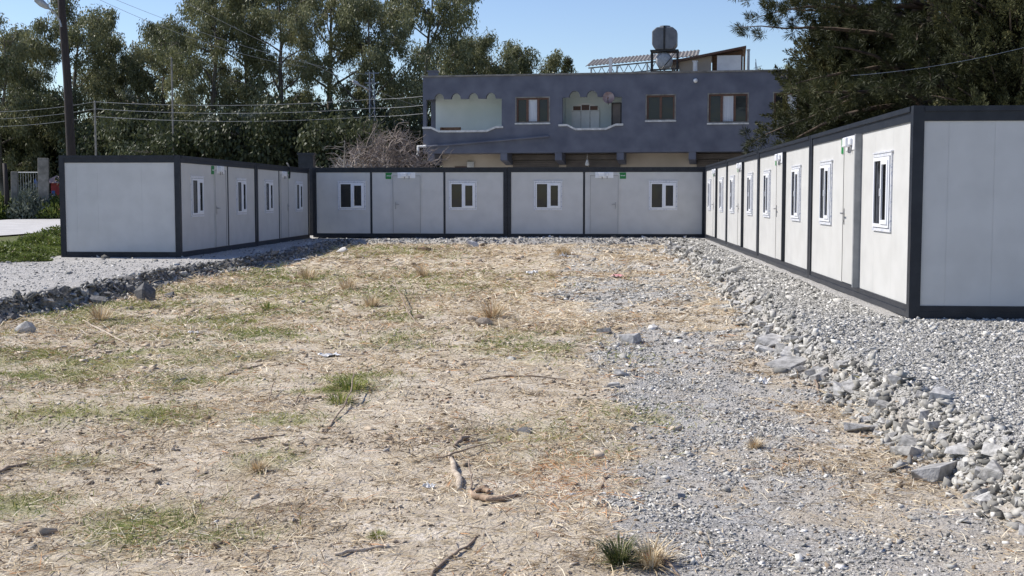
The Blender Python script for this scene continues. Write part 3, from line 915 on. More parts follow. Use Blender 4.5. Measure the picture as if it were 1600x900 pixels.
# ------------------------------------------------------------------ vegetation makers
LEAF_EUC = tint_mat('eucalyptus_leaf', [(0,(.045,.056,.026)), (.45,(.155,.168,.082)), (.8,(.26,.258,.13)), (1,(.33,.32,.18))], .5, .3, .35)
LEAF_DK = tint_mat('dark_leaf', [(0,(.020,.028,.013)), (.5,(.062,.076,.034)), (1,(.13,.14,.066))], .55, .22, .3)
LEAF_PINE = tint_mat('pine_needle', [(0,(.014,.019,.008)), (.5,(.042,.050,.018)), (.85,(.092,.097,.036)), (1,(.15,.10,.045))], .6, .15, .3)
LEAF_CYP = tint_mat('cypress_spray', [(0,(.020,.024,.011)), (.5,(.065,.070,.029)), (.85,(.135,.135,.056)), (1,(.18,.13,.06))], .65, .15, .25)
LEAF_WEED = tint_mat('weed_leaf', [(0,(.055,.075,.02)), (.5,(.13,.175,.04)), (.85,(.22,.25,.07)), (1,(.27,.18,.11))], .55, .3, .3)
LEAF_GREY = tint_mat('grey_leaf', [(0,(.06,.075,.055)), (.5,(.14,.165,.13)), (1,(.27,.29,.24))], .55, .2, .3)
GRASS_G = tint_mat('green_blade', [(0,(.10,.15,.03)), (.5,(.235,.265,.07)), (.85,(.40,.38,.13)), (1,(.54,.46,.24))], .7, .25, .2)
GRASS_D = tint_mat('dry_blade', [(0,(.15,.10,.06)), (.25,(.42,.32,.19)), (.6,(.69,.575,.40)), (.9,(.85,.765,.60)), (1,(.54,.29,.14))], .8, .12, .2)
GRAVEL = tint_mat('gravel_chip', [(0,(.13,.126,.115)), (.3,(.335,.323,.295)), (.7,(.54,.52,.475)), (.93,(.69,.665,.61)), (1,(.81,.775,.715))], .9, 0, .2, noise=40)

def unit(v):
    return v/np.maximum(np.linalg.norm(v, axis=-1, keepdims=True), 1e-9)

def leaf_mesh(name, P, D, Ln, W, mat, tint, rng, bend=.0):
    """diamond leaves at P pointing along D"""
    n = len(P)
    D = unit(D)
    S = unit(np.cross(D, unit(rng.normal(size=(n,3)))))
    L_ = Ln[:,None]*D; W_ = W[:,None]*S*.5
    mid = P + .45*L_
    V = np.stack([P, mid-W_, P+L_, mid+W_], 1).reshape(-1, 3)
    Fc = np.arange(4*n).reshape(n, 4)
    return np_mesh(name, V, Fc, 4, mat, np.repeat(tint, 4))

def limb_pts(p, az, el, ln, rng, n=5, sag=0.0, wob=.12):
    pts = [np.array(p, float)]
    d = np.array([math.cos(az)*math.cos(el), math.sin(az)*math.cos(el), math.sin(el)])
    for i in range(n):
        d = d + rng.normal(size=3)*wob + np.array([0,0,sag/n]); d = d/np.linalg.norm(d)
        pts.append(pts[-1] + d*ln/n)
    return pts

def eucalyptus(seed, H, spread, first, nl, cl_n, lean=0.0, leaf=(.26,.07), mat=None, crad=(.36,.85)):
    rng = np.random.default_rng(seed)
    mb = MB()
    n = 9
    tp = []; x = y = 0
    for i in range(n+1):
        tp.append((x, y, H*.9*i/n)); x += rng.normal()*.12 + lean*H*.9/n; y += rng.normal()*.12
    rad = [max(.035, .018*H*(1-i/n)**.8) for i in range(n+1)]
    mb.tube(tp, rad, 8)
    C = []; CR = []; CT = []
    for k in range(nl):
        t = first + (1-first)*(k+.5)/nl + rng.uniform(-.03,.03); t = min(max(t,.1),.99)
        i = int(t*n); f = t*n-i; i2 = min(i+1, n)
        p = [tp[i][c]*(1-f)+tp[i2][c]*f for c in range(3)]
        az = k*2.399 + rng.uniform(-.5,.5)
        prof = math.sin(math.pi*min(1,(t-first)/(1-first)*.75+.18))
        ln = spread*(.55+.6*rng.random())*prof + .6
        pts = limb_pts(p, az, rng.uniform(.35,1.0), ln, rng, 5, -.15)
        r0 = max(.03, rad[i]*.5)
        mb.tube(pts, [r0*(1-j/6.5) for j in range(6)], 5)
        base_t = rng.uniform(.15,.75)
        for j in (2,3,4,5):
            nsub = 2 if j < 5 else 3
            for _ in range(nsub):
                sp = limb_pts(pts[j], az+rng.uniform(-1.5,1.5), rng.uniform(-.2,.9), rng.uniform(.5,1.3), rng, 3, -.3)
                mb.tube(sp, [.022,.017,.012,.008], 4)
                C.append(sp[-1]); CR.append(rng.uniform(*crad)); CT.append(base_t+rng.uniform(-.15,.15))
    C = np.array(C); CR = np.array(CR); CT = np.array(CT)
    m = len(C)
    ci = np.repeat(np.arange(m), cl_n)
    N_ = len(ci)
    q = unit(rng.normal(size=(N_,3)))*(rng.random(N_)**.5)[:,None]
    q[:,2] *= 1.15
    P = C[ci] + q*CR[ci][:,None] + np.array([0,0,-.15])
    D = np.array([0,0,-1.0]) + rng.normal(size=(N_,3))*.55
    tint = np.clip(CT[ci]*.65 + rng.random(N_)*.42, 0, 1)
    crown = leaf_mesh('crown', P, D, leaf[0]*rng.uniform(.6,1.3,N_), leaf[1]*rng.uniform(.7,1.4,N_), mat or LEAF_EUC, tint, rng)
    return mb.mesh('trunk', M['bark_euc'], True), crown

def conifer(seed, H, rad_fn, z0, nlev, per, mat, needle, cl_n, crad, droop=-.2, el=(-.1,.35), lean=(0,0), out=.8, step=.55, trunk_r=.22, plume=0.0):
    rng = np.random.default_rng(seed)
    mb = MB()
    n = 8
    tp = [(lean[0]*i/n*H + rng.normal()*.05, lean[1]*i/n*H + rng.normal()*.05, H*.97*i/n) for i in range(n+1)]
    mb.tube(tp, [max(.03, trunk_r*(1-i/n)**.8) for i in range(n+1)], 8)
    C = []; CD_ = []; CT = []; 
    for k in range(nlev):
        t = z0 + (1-z0)*(k+.3)/nlev
        i = min(int(t*n), n-1); f = t*n-i
        p = np.array([tp[i][c]*(1-f)+tp[i+1][c]*f for c in range(3)])
        for j in range(per):
            az = j*2*math.pi/per + k*1.9 + rng.uniform(-.5,.5)
            ln = rad_fn((t-z0)/(1-z0))*rng.uniform(.65,1.12)
            nn = max(3, int(ln/.8))
            pts = limb_pts(p, az, rng.uniform(*el), ln, rng, nn, droop, .10)
            mb.tube(pts, [max(.012, trunk_r*.32*(1-q/(nn+.6))) for q in range(nn+1)], 5)
            bt = rng.uniform(.1,.8)
            L_ = 0.25*ln
            while L_ < ln:
                s = L_/ln*nn; a = min(int(s), nn-1)
                c = pts[a] + (pts[a+1]-pts[a])*(s-a)
                dirv = (pts[a+1]-pts[a]); dirv = dirv/np.linalg.norm(dirv)
                wdt = .18 + .42*min(1.4, (ln-L_+.5))*out
                for _ in range(3):
                    side = np.cross(dirv, [0,0,1]); side = side/max(1e-6, np.linalg.norm(side))
                    off = side*rng.uniform(-1,1)*wdt + np.array([0,0,1])*rng.normal()*.18*out
                    C.append(c+off); CD_.append(dirv*.6+off/max(.1,np.linalg.norm(off))*.6+np.array([0,0,.35])); CT.append(bt+rng.uniform(-.2,.2))
                L_ += step
            C.append(pts[-1]); CD_.append(dirv); CT.append(bt)
    C = np.array(C); CD_ = np.array(CD_); CT = np.array(CT)
    ci = np.repeat(np.arange(len(C)), cl_n); N_ = len(ci)
    q = unit(rng.normal(size=(N_,3)))
    cd = unit(CD_)[ci]; sz = rng.uniform(.7,1.35,len(C))[ci][:,None]
    if plume:      # pointed sprays
        tt = rng.random(N_)[:,None]
        P = C[ci] + cd*(tt-.35)*plume*sz + q*crad*sz*(1.05-tt)*.55
        D = cd*.9 + q*.75
    else:          # star-shaped needle tufts along the twigs
        P = C[ci] + q*crad*sz*(rng.random(N_)**.8)[:,None]*.6 + cd*(rng.random(N_)[:,None]-.5)*crad*1.5
        D = cd*.7 + q*1.0
    tint = np.clip(CT[ci]*.6 + rng.random(N_)*.45, 0, .93) + (rng.random(N_) < .015)*.07
    crown = leaf_mesh('crown', P, D, needle[0]*rng.uniform(.6,1.3,N_), needle[1]*rng.uniform(.7,1.4,N_), mat, tint, rng)
    return mb.mesh('trunk', M['bark_pine'], True), crown

def plant(name, meshes, loc, label, cat, group, rz=0, s=1.0, sz=None):
    t = thing(name, loc, label, cat, group, rz)
    t.scale = (s, s, sz or s)
    link('trunk', meshes[0], t); link('crown', meshes[1], t)
    return t

# ---- eucalyptus belt behind the yard
E = [eucalyptus(11, 17, 4.0, .25, 19, 185), eucalyptus(12, 15, 3.2, .30, 16, 175, .03), eucalyptus(13, 18, 3.6, .30, 18, 175, -.02),
     eucalyptus(14, 13, 3.2, .22, 16, 185), eucalyptus(15, 20, 4.4, .26, 21, 175, .01)]
EH = [17, 15, 18, 13, 20]
def topz(py, Y): return at(800, py, Y).z
GT = 'eucalyptus trees behind the yard'
belt = [ # px, depth, variant, py of the top, label
 (8, 74, 3, 28, 'eucalyptus at the left edge of the photo, behind the gate posts'),
 (48, 84, 1, 72, 'shorter eucalyptus between the left edge and the leaning wooden pole'),
 (128, 76, 1, -8, 'airy eucalyptus just right of the leaning wooden pole'),
 (182, 90, 0, 78, 'low eucalyptus in the sky gap right of the wooden pole'),
 (212, 80, 3, 34, 'eucalyptus with a rounded top left of the thin metal mast'),
 (268, 76, 2, 22, 'slim eucalyptus standing behind the thin metal mast'),
 (330, 72, 0, -40, 'tall eucalyptus over the near end of the left row'),
 (392, 78, 4, -60, 'tall dense eucalyptus over the middle of the left row'),
 (452, 72, 2, -50, 'tall eucalyptus above the corner of left and back rows'),
 (520, 76, 4, -70, 'tallest eucalyptus, left of the lattice mast'),
 (580, 72, 0, -30, 'eucalyptus whose trunk stands behind the lattice mast'),
 (672, 82, 1, -60, 'eucalyptus right of the lattice mast, rising behind the house corner'),
 (722, 86, 0, 40, 'eucalyptus rising behind the left end of the house'),
 (770, 88, 3, 62, 'lower eucalyptus behind the house left of its middle window'),
 (835, 92, 3, 78, 'small round eucalyptus showing above the house roof'),
]
for i, (px, Yd, v, py, lab) in enumerate(belt):
    H = topz(py, Yd) - .3
    p = at(px, 300, Yd)
    s = H/(EH[v]*.99)
    plant('eucalyptus_tree', E[v], (p.x, Yd, .3), lab, 'tree', GT, i*2.1, max(s, .62) if py < 0 else s*1.0, s)
# shrub layer below the trees
S = [eucalyptus(31, 5.5, 2.3, .08, 16, 110, leaf=(.26,.10), mat=LEAF_DK, crad=(.5,.9)), eucalyptus(32, 5.0, 2.4, .06, 16, 110, leaf=(.24,.11), mat=LEAF_DK, crad=(.5,.9)),
     eucalyptus(33, 4.5, 2.0, .05, 14, 150, leaf=(.22,.09), mat=LEAF_GREY, crad=(.45,.8))]
k = 0
for px, Yd, v, py in [(15,78,0,175),(70,80,1,185),(120,84,0,200),(175,72,1,205),(225,70,0,195),(285,68,1,190),(335,66,0,205),(380,68,2,200),(425,66,1,180),(480,67,0,195),(525,66,1,190),(560,72,1,180),(640,72,0,195),(250,86,2,170),(450,84,1,160)]:
    H = topz(py, Yd)-.2; p = at(px, 300, Yd); hb = [5.5,5,4.5][v]
    g = [('dark leafy bush growing under the eucalyptus trees', 'dark bushes under the trees'), ('dark leafy bush growing under the eucalyptus trees', 'dark bushes under the trees'), ('grey green bush growing among the dark bushes under the trees', 'grey green bushes under the trees')][v]
    plant('bush', S[v], (p.x, Yd, .2), g[0], 'bush', g[1], k*1.7, 1.15, H/hb); k += 1
# far wood closing the gaps near the ground
rng = np.random.default_rng(5)
n = 60000
xx = rng.uniform(-62, 25, n); yy = rng.uniform(94, 110, n); hh_ = 1.2 + 4.2*fbm(xx*.22, yy*.1, 31)
P = np.stack([xx, yy, .2 + rng.random(n)**.8*hh_], -1)
o = link('woodland', leaf_mesh('woodland', P, np.array([0,0,-1.0])+rng.normal(size=(n,3))*.8, rng.uniform(.3,.75,n), rng.uniform(.2,.4,n), LEAF_DK, np.clip(fbm(xx*.5, yy*.5, 3)+rng.normal(size=n)*.15, 0, 1), rng))
tag(o, 'dark distant wood closing the view behind the trees', 'wood', None, 'stuff')

# small conifer tip above the house roof
meshes = conifer(41, 11, lambda t: 1.5*(1-t)**.9+.1, .1, 20, 6, LEAF_CYP, (.22,.06), 26, .22, el=(.2,.7))
p = at(886, 300, 96); plant('conifer', meshes, (p.x, 96, .3), 'small pointed conifer showing above the house roof', 'tree', None, 0, 1.0, (topz(82, 96)-.3)/11)
p = at(1205, 300, 98); plant('eucalyptus_tree', E[3], (p.x, 98, .3), 'small far tree showing above the house roof by the pine', 'tree', GT, 1, .6, (topz(100, 98)-.3)/13)

# ---- pine and cypresses behind the right row
pine = conifer(51, 15, lambda t: 6.4*math.sin(math.pi*min(1, .30+.62*t))**.8, .25, 17, 7, LEAF_PINE, (.20,.020), 110, .17, -.25, (-.05,.35), (0,0), 1.0, .50, .34)
plant('pine_tree', pine, (13.9, 41, .28), 'big dark pine with long needle tufts rising behind the right row', 'tree', None, .4)
pine2 = conifer(52, 14, lambda t: 5.4*math.sin(math.pi*min(1, .34+.6*t))**.8, .16, 17, 8, LEAF_PINE, (.20,.026), 105, .22, -.3, (-.1,.3), (0,0), 1.0, .50, .34)
plant('pine_tree', pine2, (19.5, 46, .28), 'second dark pine farther right, filling behind the first pine', 'tree', None, 1.4)
cyp = conifer(53, 8.0, lambda t: 2.75*math.sin(math.pi*min(1, .30+.66*t))**.7, .06, 20, 9, LEAF_CYP, (.10,.036), 95, .24, .3, (.0,.6), (0,0), .8, .42, .2, .55)
pc = at(1308, 300, 45); plant('cypress_tree', cyp, (pc.x, 45, .28), 'bushy dark cypress leaning over the roofs of the right row, beside the house', 'tree', 'cypresses behind the right row', 0)
pc = at(1405, 300, 44); plant('cypress_tree', cyp, (pc.x, 44, .28), 'bushy cypress in the middle, in front of the big pine trunk', 'tree', 'cypresses behind the right row', 2.2, 1.0, 1.0)
pc = at(1580, 300, 36); plant('cypress_tree', cyp, (pc.x, 36, .28), 'lighter bushy cypress behind the nearest cabin at the right edge', 'tree', 'cypresses behind the right row', 4.0, 1.05, 1.3)
pc = at(1500, 300, 47); plant('cypress_tree', cyp, (pc.x, 47, .28), 'shaded cypress deep between the pine and the right edge', 'tree', 'cypresses behind the right row', 1.0, 1.1, 1.0)
# wire in front of the pine
def wire(a, b, sag, r_, lab, grp=None, name='power_wire', mat=None, cat='wire'):
    mb = MB(); pts = []
    for i in range(25):
        t = i/24; p = Vector(a).lerp(Vector(b), t); p.z -= sag*4*t*(1-t); pts.append(p)
    mb.tube(pts, r_, 5)
    return tag(mb.build(name, mat or M['wire']), lab, cat, grp)
wire(at(1330, 118, 33), at(1720, 40, 30), .2, .005, 'single wire hanging across the dark pine', None, 'power_wire', M['mast'])

# ---- leaning wooden pole with street lamp
pp = at(112, 300, 47); pz = gz(pp.x, 47)
t = thing('utility_pole', (pp.x, 47, pz), 'tall dark wooden utility pole leaning left beside the left row', 'utility pole')
def rel(px, py, Y): return at(px, py, Y) - Vector((pp.x, 47, pz))
mb = MB(); bot = rel(114.5, 380, 47); bot.z = -.05; mid = rel(105, 120, 47); tp = rel(92, -60, 47)
mb.tube([bot, rel(111.5, 245, 47), mid, rel(97, 20, 47), tp], [.185,.175,.155,.14,.13], 12); mb.build('pole', M['pole_wood'], t, smooth=True)
t2 = thing('street_lamp', at(95, 32, 46.85), 'grey street lamp on a bracket near the top of the wooden pole', 'street lamp')
o_ = at(95, 32, 46.85)
mb = MB(); mb.tube([at(96, 42, 46.85)-o_, at(93, 32, 46.85)-o_, at(85, 20, 46.7)-o_, at(74, 11, 46.5)-o_], .035, 7); mb.build('arm', M['galv'], t2)
mb = MB(); a = at(76, 13, 46.5)-o_; b = at(54, -3, 46.2)-o_
mb.tube([a, a.lerp(b,.15), a.lerp(b,.5), a.lerp(b,.9), b], [.05,.10,.14,.11,.03], 10); mb.build('lamp_head', M['galv'], t2, smooth=True)

# thin poles
for px, py, Yd, lab, r_ in ((148, 160, 62, 'thin pale pole carrying the three wires behind the left row', .05), (268, 92, 64, 'thin tall metal mast behind the left row', .045)):
    p = at(px, py, Yd); mb = MB(); mb.tube([(0,0,0),(0,0,p.z-.2)], [r_*1.2, r_], 8); mb.tube([(0,0,p.z-.2),(0,0,p.z-.1)], [r_*1.4,.01], 8)
    o = mb.build('metal_pole', M['concrete']); o.location = (p.x, Yd, .2); tag(o, lab, 'pole')
# lattice mast
p = at(581, 112, 64)
t = thing('lattice_mast', (p.x, 64, .2), 'slim steel lattice mast carrying wires left of the house', 'mast')
H = p.z-.2; mb = MB()
w = lambda z: .17-.06*z/H
for sx_, sy_ in ((-1,-1),(1,-1),(1,1),(-1,1)):
    mb.bar((sx_*w(0),sy_*w(0),0), (sx_*w(H),sy_*w(H),H), .02)
mb.build('leg', M['mast'], t)
mb = MB(); z = 0; s = 1
while z < H-.4:
    mb.bar((-s*w(z),-w(z),z), (s*w(z),-w(z+.4),z+.4), .014); mb.bar((-w(z),s*w(z),z), (-w(z),-s*w(z),z+.4), .014); mb.bar((w(z),s*w(z),z), (w(z),-s*w(z),z+.4), .014)
    z += .4; s = -s
mb.build('bracing', M['mast'], t)
for k_, zz in enumerate((H-.1, H-.6)):
    mb = MB(); mb.box(-.36, .36, -.03, .03, zz, zz+.05); mb.build('crossarm', M['mast'], t)
mb = MB(); a = at(562, 133, 63.8)-Vector((p.x,64,.2)); b = at(551, 127, 63.6)-Vector((p.x,64,.2))
mb.tube([(0,0,H-1.0), a], .03, 6); mb.tube([a, a.lerp(b,.5), b], [.05,.12,.06], 8); mb.build('lamp_head', M['galv'], t)
GW = 'overhead wires behind the cabins'
for k_, (ya, yb) in enumerate(((159, 150), (170, 164), (182, 177))):
    wire(at(148, ya, 62), at(581, yb+5, 64), .25, .013, ['topmost', 'middle', 'lowest'][k_] + ' of the three level wires between thin pole and lattice mast', GW)
    wire(at(581, yb+5, 64), at(664, yb, 61.2), .04, .013, ['topmost', 'middle', 'lowest'][k_] + ' of the three wires from lattice mast to the house corner', GW)
    wire(at(-120, ya+12, 66), at(148, ya, 62), .3, .010, ['topmost', 'middle', 'lowest'][k_] + ' of the three wires left of the thin pale pole', GW)
wire(at(95, -30, 47), at(480, 105, 64), .5, .008, 'wire slanting down from the wooden pole towards the lattice mast', GW)
wire(at(170, -5, 50), at(581, 118, 64), .4, .008, 'upper slanting wire that ends at the lattice mast top', GW)
wire(at(265, -10, 55), at(650, 165, 66), .3, .008, 'wire slanting steeply through the tall trees to the house corner', GW)

# bare brush heap behind the back row
def bare_bush(seed, w_, h_, n_):
    rng = np.random.default_rng(seed); mb = MB()
    for i in range(n_):
        x = rng.normal()*w_*.42; az = rng.uniform(0, 6.28); h0 = h_*math.exp(-(x/w_)**2*1.3)*rng.uniform(.1,.95)
        pts = limb_pts((x, rng.normal()*.7, h0*.72), az, rng.uniform(-.2,1.2), rng.uniform(.7,1.6), rng, 6, -.5, .38)
        r0 = rng.uniform(.014,.032); mb.tube(pts, [r0*(1-q/7.5) for q in range(7)], 4)
        for q in (2,3,4,5):
            sp = limb_pts(pts[q], az+rng.uniform(-1.5,1.5), rng.uniform(-.3,1.2), rng.uniform(.3,.8), rng, 4, -.2, .4)
            mb.tube(sp, [r0*.5,r0*.42,r0*.35,r0*.28,r0*.2], 3)
    return mb
M['brush'] = noise_mat('bare_brush', (.17,.135,.115), (.37,.31,.265), 1.2, .9)
p = at(605, 262, 52)
o = bare_bush(61, 3.3, 5.8, 760).build('bare_bush', M['brush']); o.location = (p.x, 52.5, .3)
tag(o, 'bare pinkish brown bush rising behind the back row, left of the house', 'bush')
M['brush_pale'] = noise_mat('pale_brush', (.26,.23,.20), (.46,.42,.37), 1.2, .9)
p = at(540, 262, 50)
o = bare_bush(62, 2.4, 4.0, 170).build('bare_bush', M['brush_pale']); o.location = (p.x, 50.0, .3)
tag(o, 'paler low tangle of bare branches in front of the pinkish brown bush', 'bush')

# ------------------------------------------------------------------ left edge: gate posts, verge plants
def gate_post(px, Yd, ztop_py, w_, lab):
    p = at(px, ztop_py, Yd); z = gz(p.x, Yd); mb = MB()
    h = p.z - z
    mb.box(-w_/2, w_/2, -w_/2, w_/2, -.05, h); o = mb.build('gate_post', M['concrete'], bevel=.03); o.location = (p.x, Yd, z); o.rotation_euler = (0,R(1),.3)
    return tag(o, lab, 'post', 'concrete gate posts across the road')
gate_post(66, 67, 247, .56, 'thick concrete gate post nearest the left row, across the road')
gate_post(21, 67, 268, .34, 'slimmer concrete gate post left of the thick one')
p = at(8, 255, 66); z = gz(p.x, 66)
mb = MB(); mb.tube([(0,0,-.05),(.05,0,1.2),(-.03,0,p.z-z)], [.16,.14,.11], 9); o = mb.build('wooden_post', M['pole_wood'], smooth=True); o.location = (p.x, 66, z)
tag(o, 'dark wooden post at the left edge of the photo by the gate', 'post')
a = at(24, 268, 67.2); b = at(60, 268, 67.2); zz = gz(a.x, 67)
t = thing('metal_gate', (a.x, 67.2, zz+.3), 'rusty open bar gate hung between the two concrete posts', 'gate')
wd = b.x-a.x; hg = a.z-zz-.35
mb = MB(); mb.bar((0,0,0),(wd,0,0),.03); mb.bar((0,0,hg),(wd,0,hg),.03); mb.bar((0,0,0),(0,0,hg),.03); mb.bar((wd,0,0),(wd,0,hg),.03); mb.build('frame', M['galv'], t)
mb = MB()
for i in range(1, 9): mb.bar((wd*i/9,0,.03),(wd*i/9,0,hg-.03),.012)
mb.build('bars', M['galv'], t)
def weed_mesh(seed, n_, r_, h_, mat, leaf):
    rng = np.random.default_rng(seed)
    a = rng.uniform(0, 6.283, n_); rr_ = r_*np.sqrt(rng.random(n_)); lump = .45+.75*fbm(np.cos(a)*rr_*2.2/r_+5, np.sin(a)*rr_*2.2/r_+5, seed)
    h = h_*np.exp(-(rr_/r_)**2*1.2)*lump*rng.random(n_)**.6
    P = np.stack([np.cos(a)*rr_, np.sin(a)*rr_, h], -1)
    D = np.stack([np.cos(a)*.5, np.sin(a)*.5, np.full(n_, .5)], -1)+rng.normal(size=(n_,3))*.6
    return leaf_mesh('weed_clump', P, D, leaf[0]*rng.uniform(.5,1.4,n_), leaf[1]*rng.uniform(.6,1.4,n_), mat, np.clip(lump*.6+rng.normal(size=n_)*.2, 0, 1), rng)
Wm = [weed_mesh(71, 2600, .9, .7, LEAF_WEED, (.13,.055)), weed_mesh(72, 2200, .8, .55, LEAF_WEED, (.12,.06)), weed_mesh(73, 2200, .8, .8, LEAF_GREY, (.14,.05))]
r7 = random.Random(8)
spots = [(-6,402,.8),(18,399,.8),(42,400,.7),(62,398,.6),(80,396,.55),(30,393,.8),(58,390,.75),(82,386,.9),(91,391,.7),(74,381,.8),(90,378,1.0),(10,394,.8),(48,406,.5),(-25,397,.9),(-2,408,.5)]
for i, (px, py, s) in enumerate(spots):
    d = ray(px, py); t_ = (.26-EYE)/d.z; x, y = d.x*t_, d.y*t_
    o = link('weed_clump', Wm[i % 2]); o.location = (x, y, gz(x, y)-.03); o.rotation_euler = (0,0,i*1.3); o.scale = (s, s, s*r7.uniform(.7,1.15))
    tag(o, 'green leafy weed clump beside the end of the left row, near the road', 'weeds', 'green weeds between cabin and road')
spots = [(5,338,1.5,0),(30,337,1.6,1),(48,338,1.7,2),(58,332,1.7,2),(44,326,2.2,2),(80,338,1.5,1),(90,336,1.5,0),(12,334,1.6,1),(-15,337,1.8,0)]
for i, (px, py, s, v) in enumerate(spots):
    Yd = 66.0 + (340-py)*.25
    p = at(px, py, Yd)
    o = link('weed_clump', Wm[v]); o.location = (p.x, Yd, gz(p.x, Yd)-.03); o.rotation_euler = (0,0,i*1.1); o.scale = (s,s,s*1.4)
    tag(o, ['green weed clump at the foot of the gate posts across the road', 'green weed clump at the foot of the gate posts across the road', 'grey leaved plant standing inside the metal gate'][v], 'weeds', ['green weeds across the road', 'green weeds across the road', 'grey plants inside the gate'][v])
# red kiosk and blue tarpaulin glimpsed behind
p = at(97, 330, 74); z = gz(p.x, 74)
t = thing('kiosk', (p.x, 74, z), 'small red kiosk with a pale pink roof, half hidden by the left row', 'kiosk')
mb = MB(); mb.box(-.45, .9, -.5, .5, 0, 2.05); mb.build('wall', M['red'], t)
mb = MB(); mb.add([(-.9,-.8,2.05),(1.2,-.8,2.05),(1.2,.8,2.05),(-.9,.8,2.05),(.2,0,2.75)], [(3,2,1,0),(0,1,4),(1,2,4),(2,3,4),(3,0,4)]); mb.build('roof', M['pinkroof'], t)
mb = MB(); mb.box(-.40, -.2, -.52, -.501, .7, 1.6); mb.build('window', M['blue_tarp'], t)
p = at(50, 300, 71); z = gz(p.x, 71); bm = bmesh.new(); bmesh.ops.create_icosphere(bm, subdivisions=3, radius=1)
for v in bm.verts:
    v.co = Vector((v.co.x*.85, v.co.y*.6, max(v.co.z, -.1)*1.75*(1+.25*math.sin(v.co.x*5)+.15*math.sin(v.co.y*9+v.co.x*4))))
me = bpy.data.meshes.new('blue_tarpaulin'); bm.to_mesh(me); bm.free(); me.materials.append(M['blue_tarp'])
o = link('blue_tarpaulin', me); o.location = (p.x, 71, z); tag(o, 'blue tarpaulin heap behind the metal gate', 'tarpaulin')

# ------------------------------------------------------------------ stones
def rock_mesh(seed, mat, flat=.6, npts=16, name='rock', rnd=False):
    rng = random.Random(seed)
    bm = bmesh.new()
    e = (1.0, rng.uniform(.6,.9), flat*rng.uniform(.7,1.2))
    cs = [(x, y, z) for x in (-1,1) for y in (-1,1) for z in (-1,1)]
    for x, y, z in ([] if rnd else rng.sample(cs, rng.choice((6,7,7,8)))):
        bm.verts.new(((x+rng.uniform(-.32,.32))*e[0]*.42, (y+rng.uniform(-.32,.32))*e[1]*.42, (z+rng.uniform(-.32,.32))*e[2]*.42))
    for _ in range(npts if rnd else max(1, (npts-9)//3)):
        v = Vector((rng.gauss(0,1), rng.gauss(0,1), rng.gauss(0,1))).normalized()*rng.uniform(.9,1.15)
        bm.verts.new((v.x*e[0]*.5, v.y*e[1]*.5, v.z*e[2]*.5))
    r = bmesh.ops.convex_hull(bm, input=bm.verts)
    bmesh.ops.delete(bm, geom=list({g for g in r['geom_interior'] if isinstance(g, bmesh.types.BMVert)} | {v for v in bm.verts if not v.link_faces}), context='VERTS')
    bmesh.ops.bevel(bm, geom=list(bm.edges), offset=.010, segments=1, affect='EDGES', clamp_overlap=True)
    me = bpy.data.meshes.new(name); bm.to_mesh(me); bm.free(); me.materials.append(mat)
    return me
ROCKS_SHADED = [rock_mesh(200+i, M['rock_left'], .45+.3*(i % 3)/2, 12+i % 7) for i in range(10)]
ROCKS = [rock_mesh(100+i, M['rock'], .45+.3*(i % 3)/2, 12+i % 7) for i in range(14)]
r9 = random.Random(21)
def put_rock(x, y, s, label, group, me=None, sink=.25, name='rock', cat='stone', tilt=.45):
    o = link(name, me or r9.choice(ROCKS))
    o.location = (x, y, gz(x, y) + s*(.22-sink*.5))
    o.rotation_euler = (r9.uniform(-tilt,tilt), r9.uniform(-tilt,tilt), r9.uniform(0,6.28))
    o.scale = (s*r9.uniform(.85,1.2), s*r9.uniform(.8,1.1), s*r9.uniform(.75,1.1))
    return tag(o, label, cat, group)
# right bank
LB1 = 'broken grey stone lying in the rocky bank of the right row'
for i in range(205):
    y = 5.4 + 19*(r9.random()**1.8)
    x = float(np.interp(y, RB_Y, RB_X)) + r9.gauss(.10, .10)
    s = min(.23, .06 + abs(r9.gauss(0, .058))) * (1.0 if y < 10 else 1.2)
    put_rock(x, y, s, LB1, 'grey stones in the right bank', None, .35)
for px, py, s, lab in ((1465, 675, .36, 'large pale flat slab in the right bank, biggest of the bank'), (1236, 549, .40, 'big angular grey boulder at the foot of the right bank, below the nearest cabin'), (1420, 712, .24, 'flat slab lying at the foot of the right bank on bare earth'),
                       (1210, 520, .42, 'wide cracked slab half way up the right bank'), (1345, 612, .22, 'pale grey block in the lower right bank'), (1500, 665, .24, 'grey slab behind the largest slab of the right bank'), (1172, 527, .16, 'brownish stone lying just outside the right bank')):
    p = ground(px, py); put_rock(p.x, p.y, s, lab, None, rock_mesh(300+px, M['rock'] if px != 1465 else M['rock'], .42, 14), tilt=.2)
for i in range(22):
    y = 25 + 16*r9.random(); x = float(np.interp(y, RB_Y, RB_X)) + r9.gauss(.15, .18)
    put_rock(x, y, r9.uniform(.12, .30), LB1, 'grey stones in the right bank')
# left bank
LB2 = 'dark shaded stone lying in the rocky edge of the left gravel pad'
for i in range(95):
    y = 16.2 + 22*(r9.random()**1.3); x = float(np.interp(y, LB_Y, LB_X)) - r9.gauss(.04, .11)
    put_rock(x, y, r9.uniform(.10, .27), LB2, 'stones along the left bank', r9.choice(ROCKS_SHADED))
p = ground(36, 489); put_rock(p.x, p.y+.05, .30, 'round pale boulder at the left end of the left bank', None, rock_mesh(401, M['rock'], .9, 26, 'rock', True))
p = ground(12, 500); put_rock(p.x, p.y+.05, .26, 'dark boulder at the left edge of the photo in the left bank', None, rock_mesh(402, M['rock_dark'], .7, 20, 'rock', True))
p = ground(228, 446); put_rock(p.x-.05, p.y+.05, .44, 'big upright lump of dark concrete standing in the left bank', None, rock_mesh(405, M['rock_dark'], 1.15, 22, 'rock', True), .2, 'concrete_lump', 'concrete lump', .25)
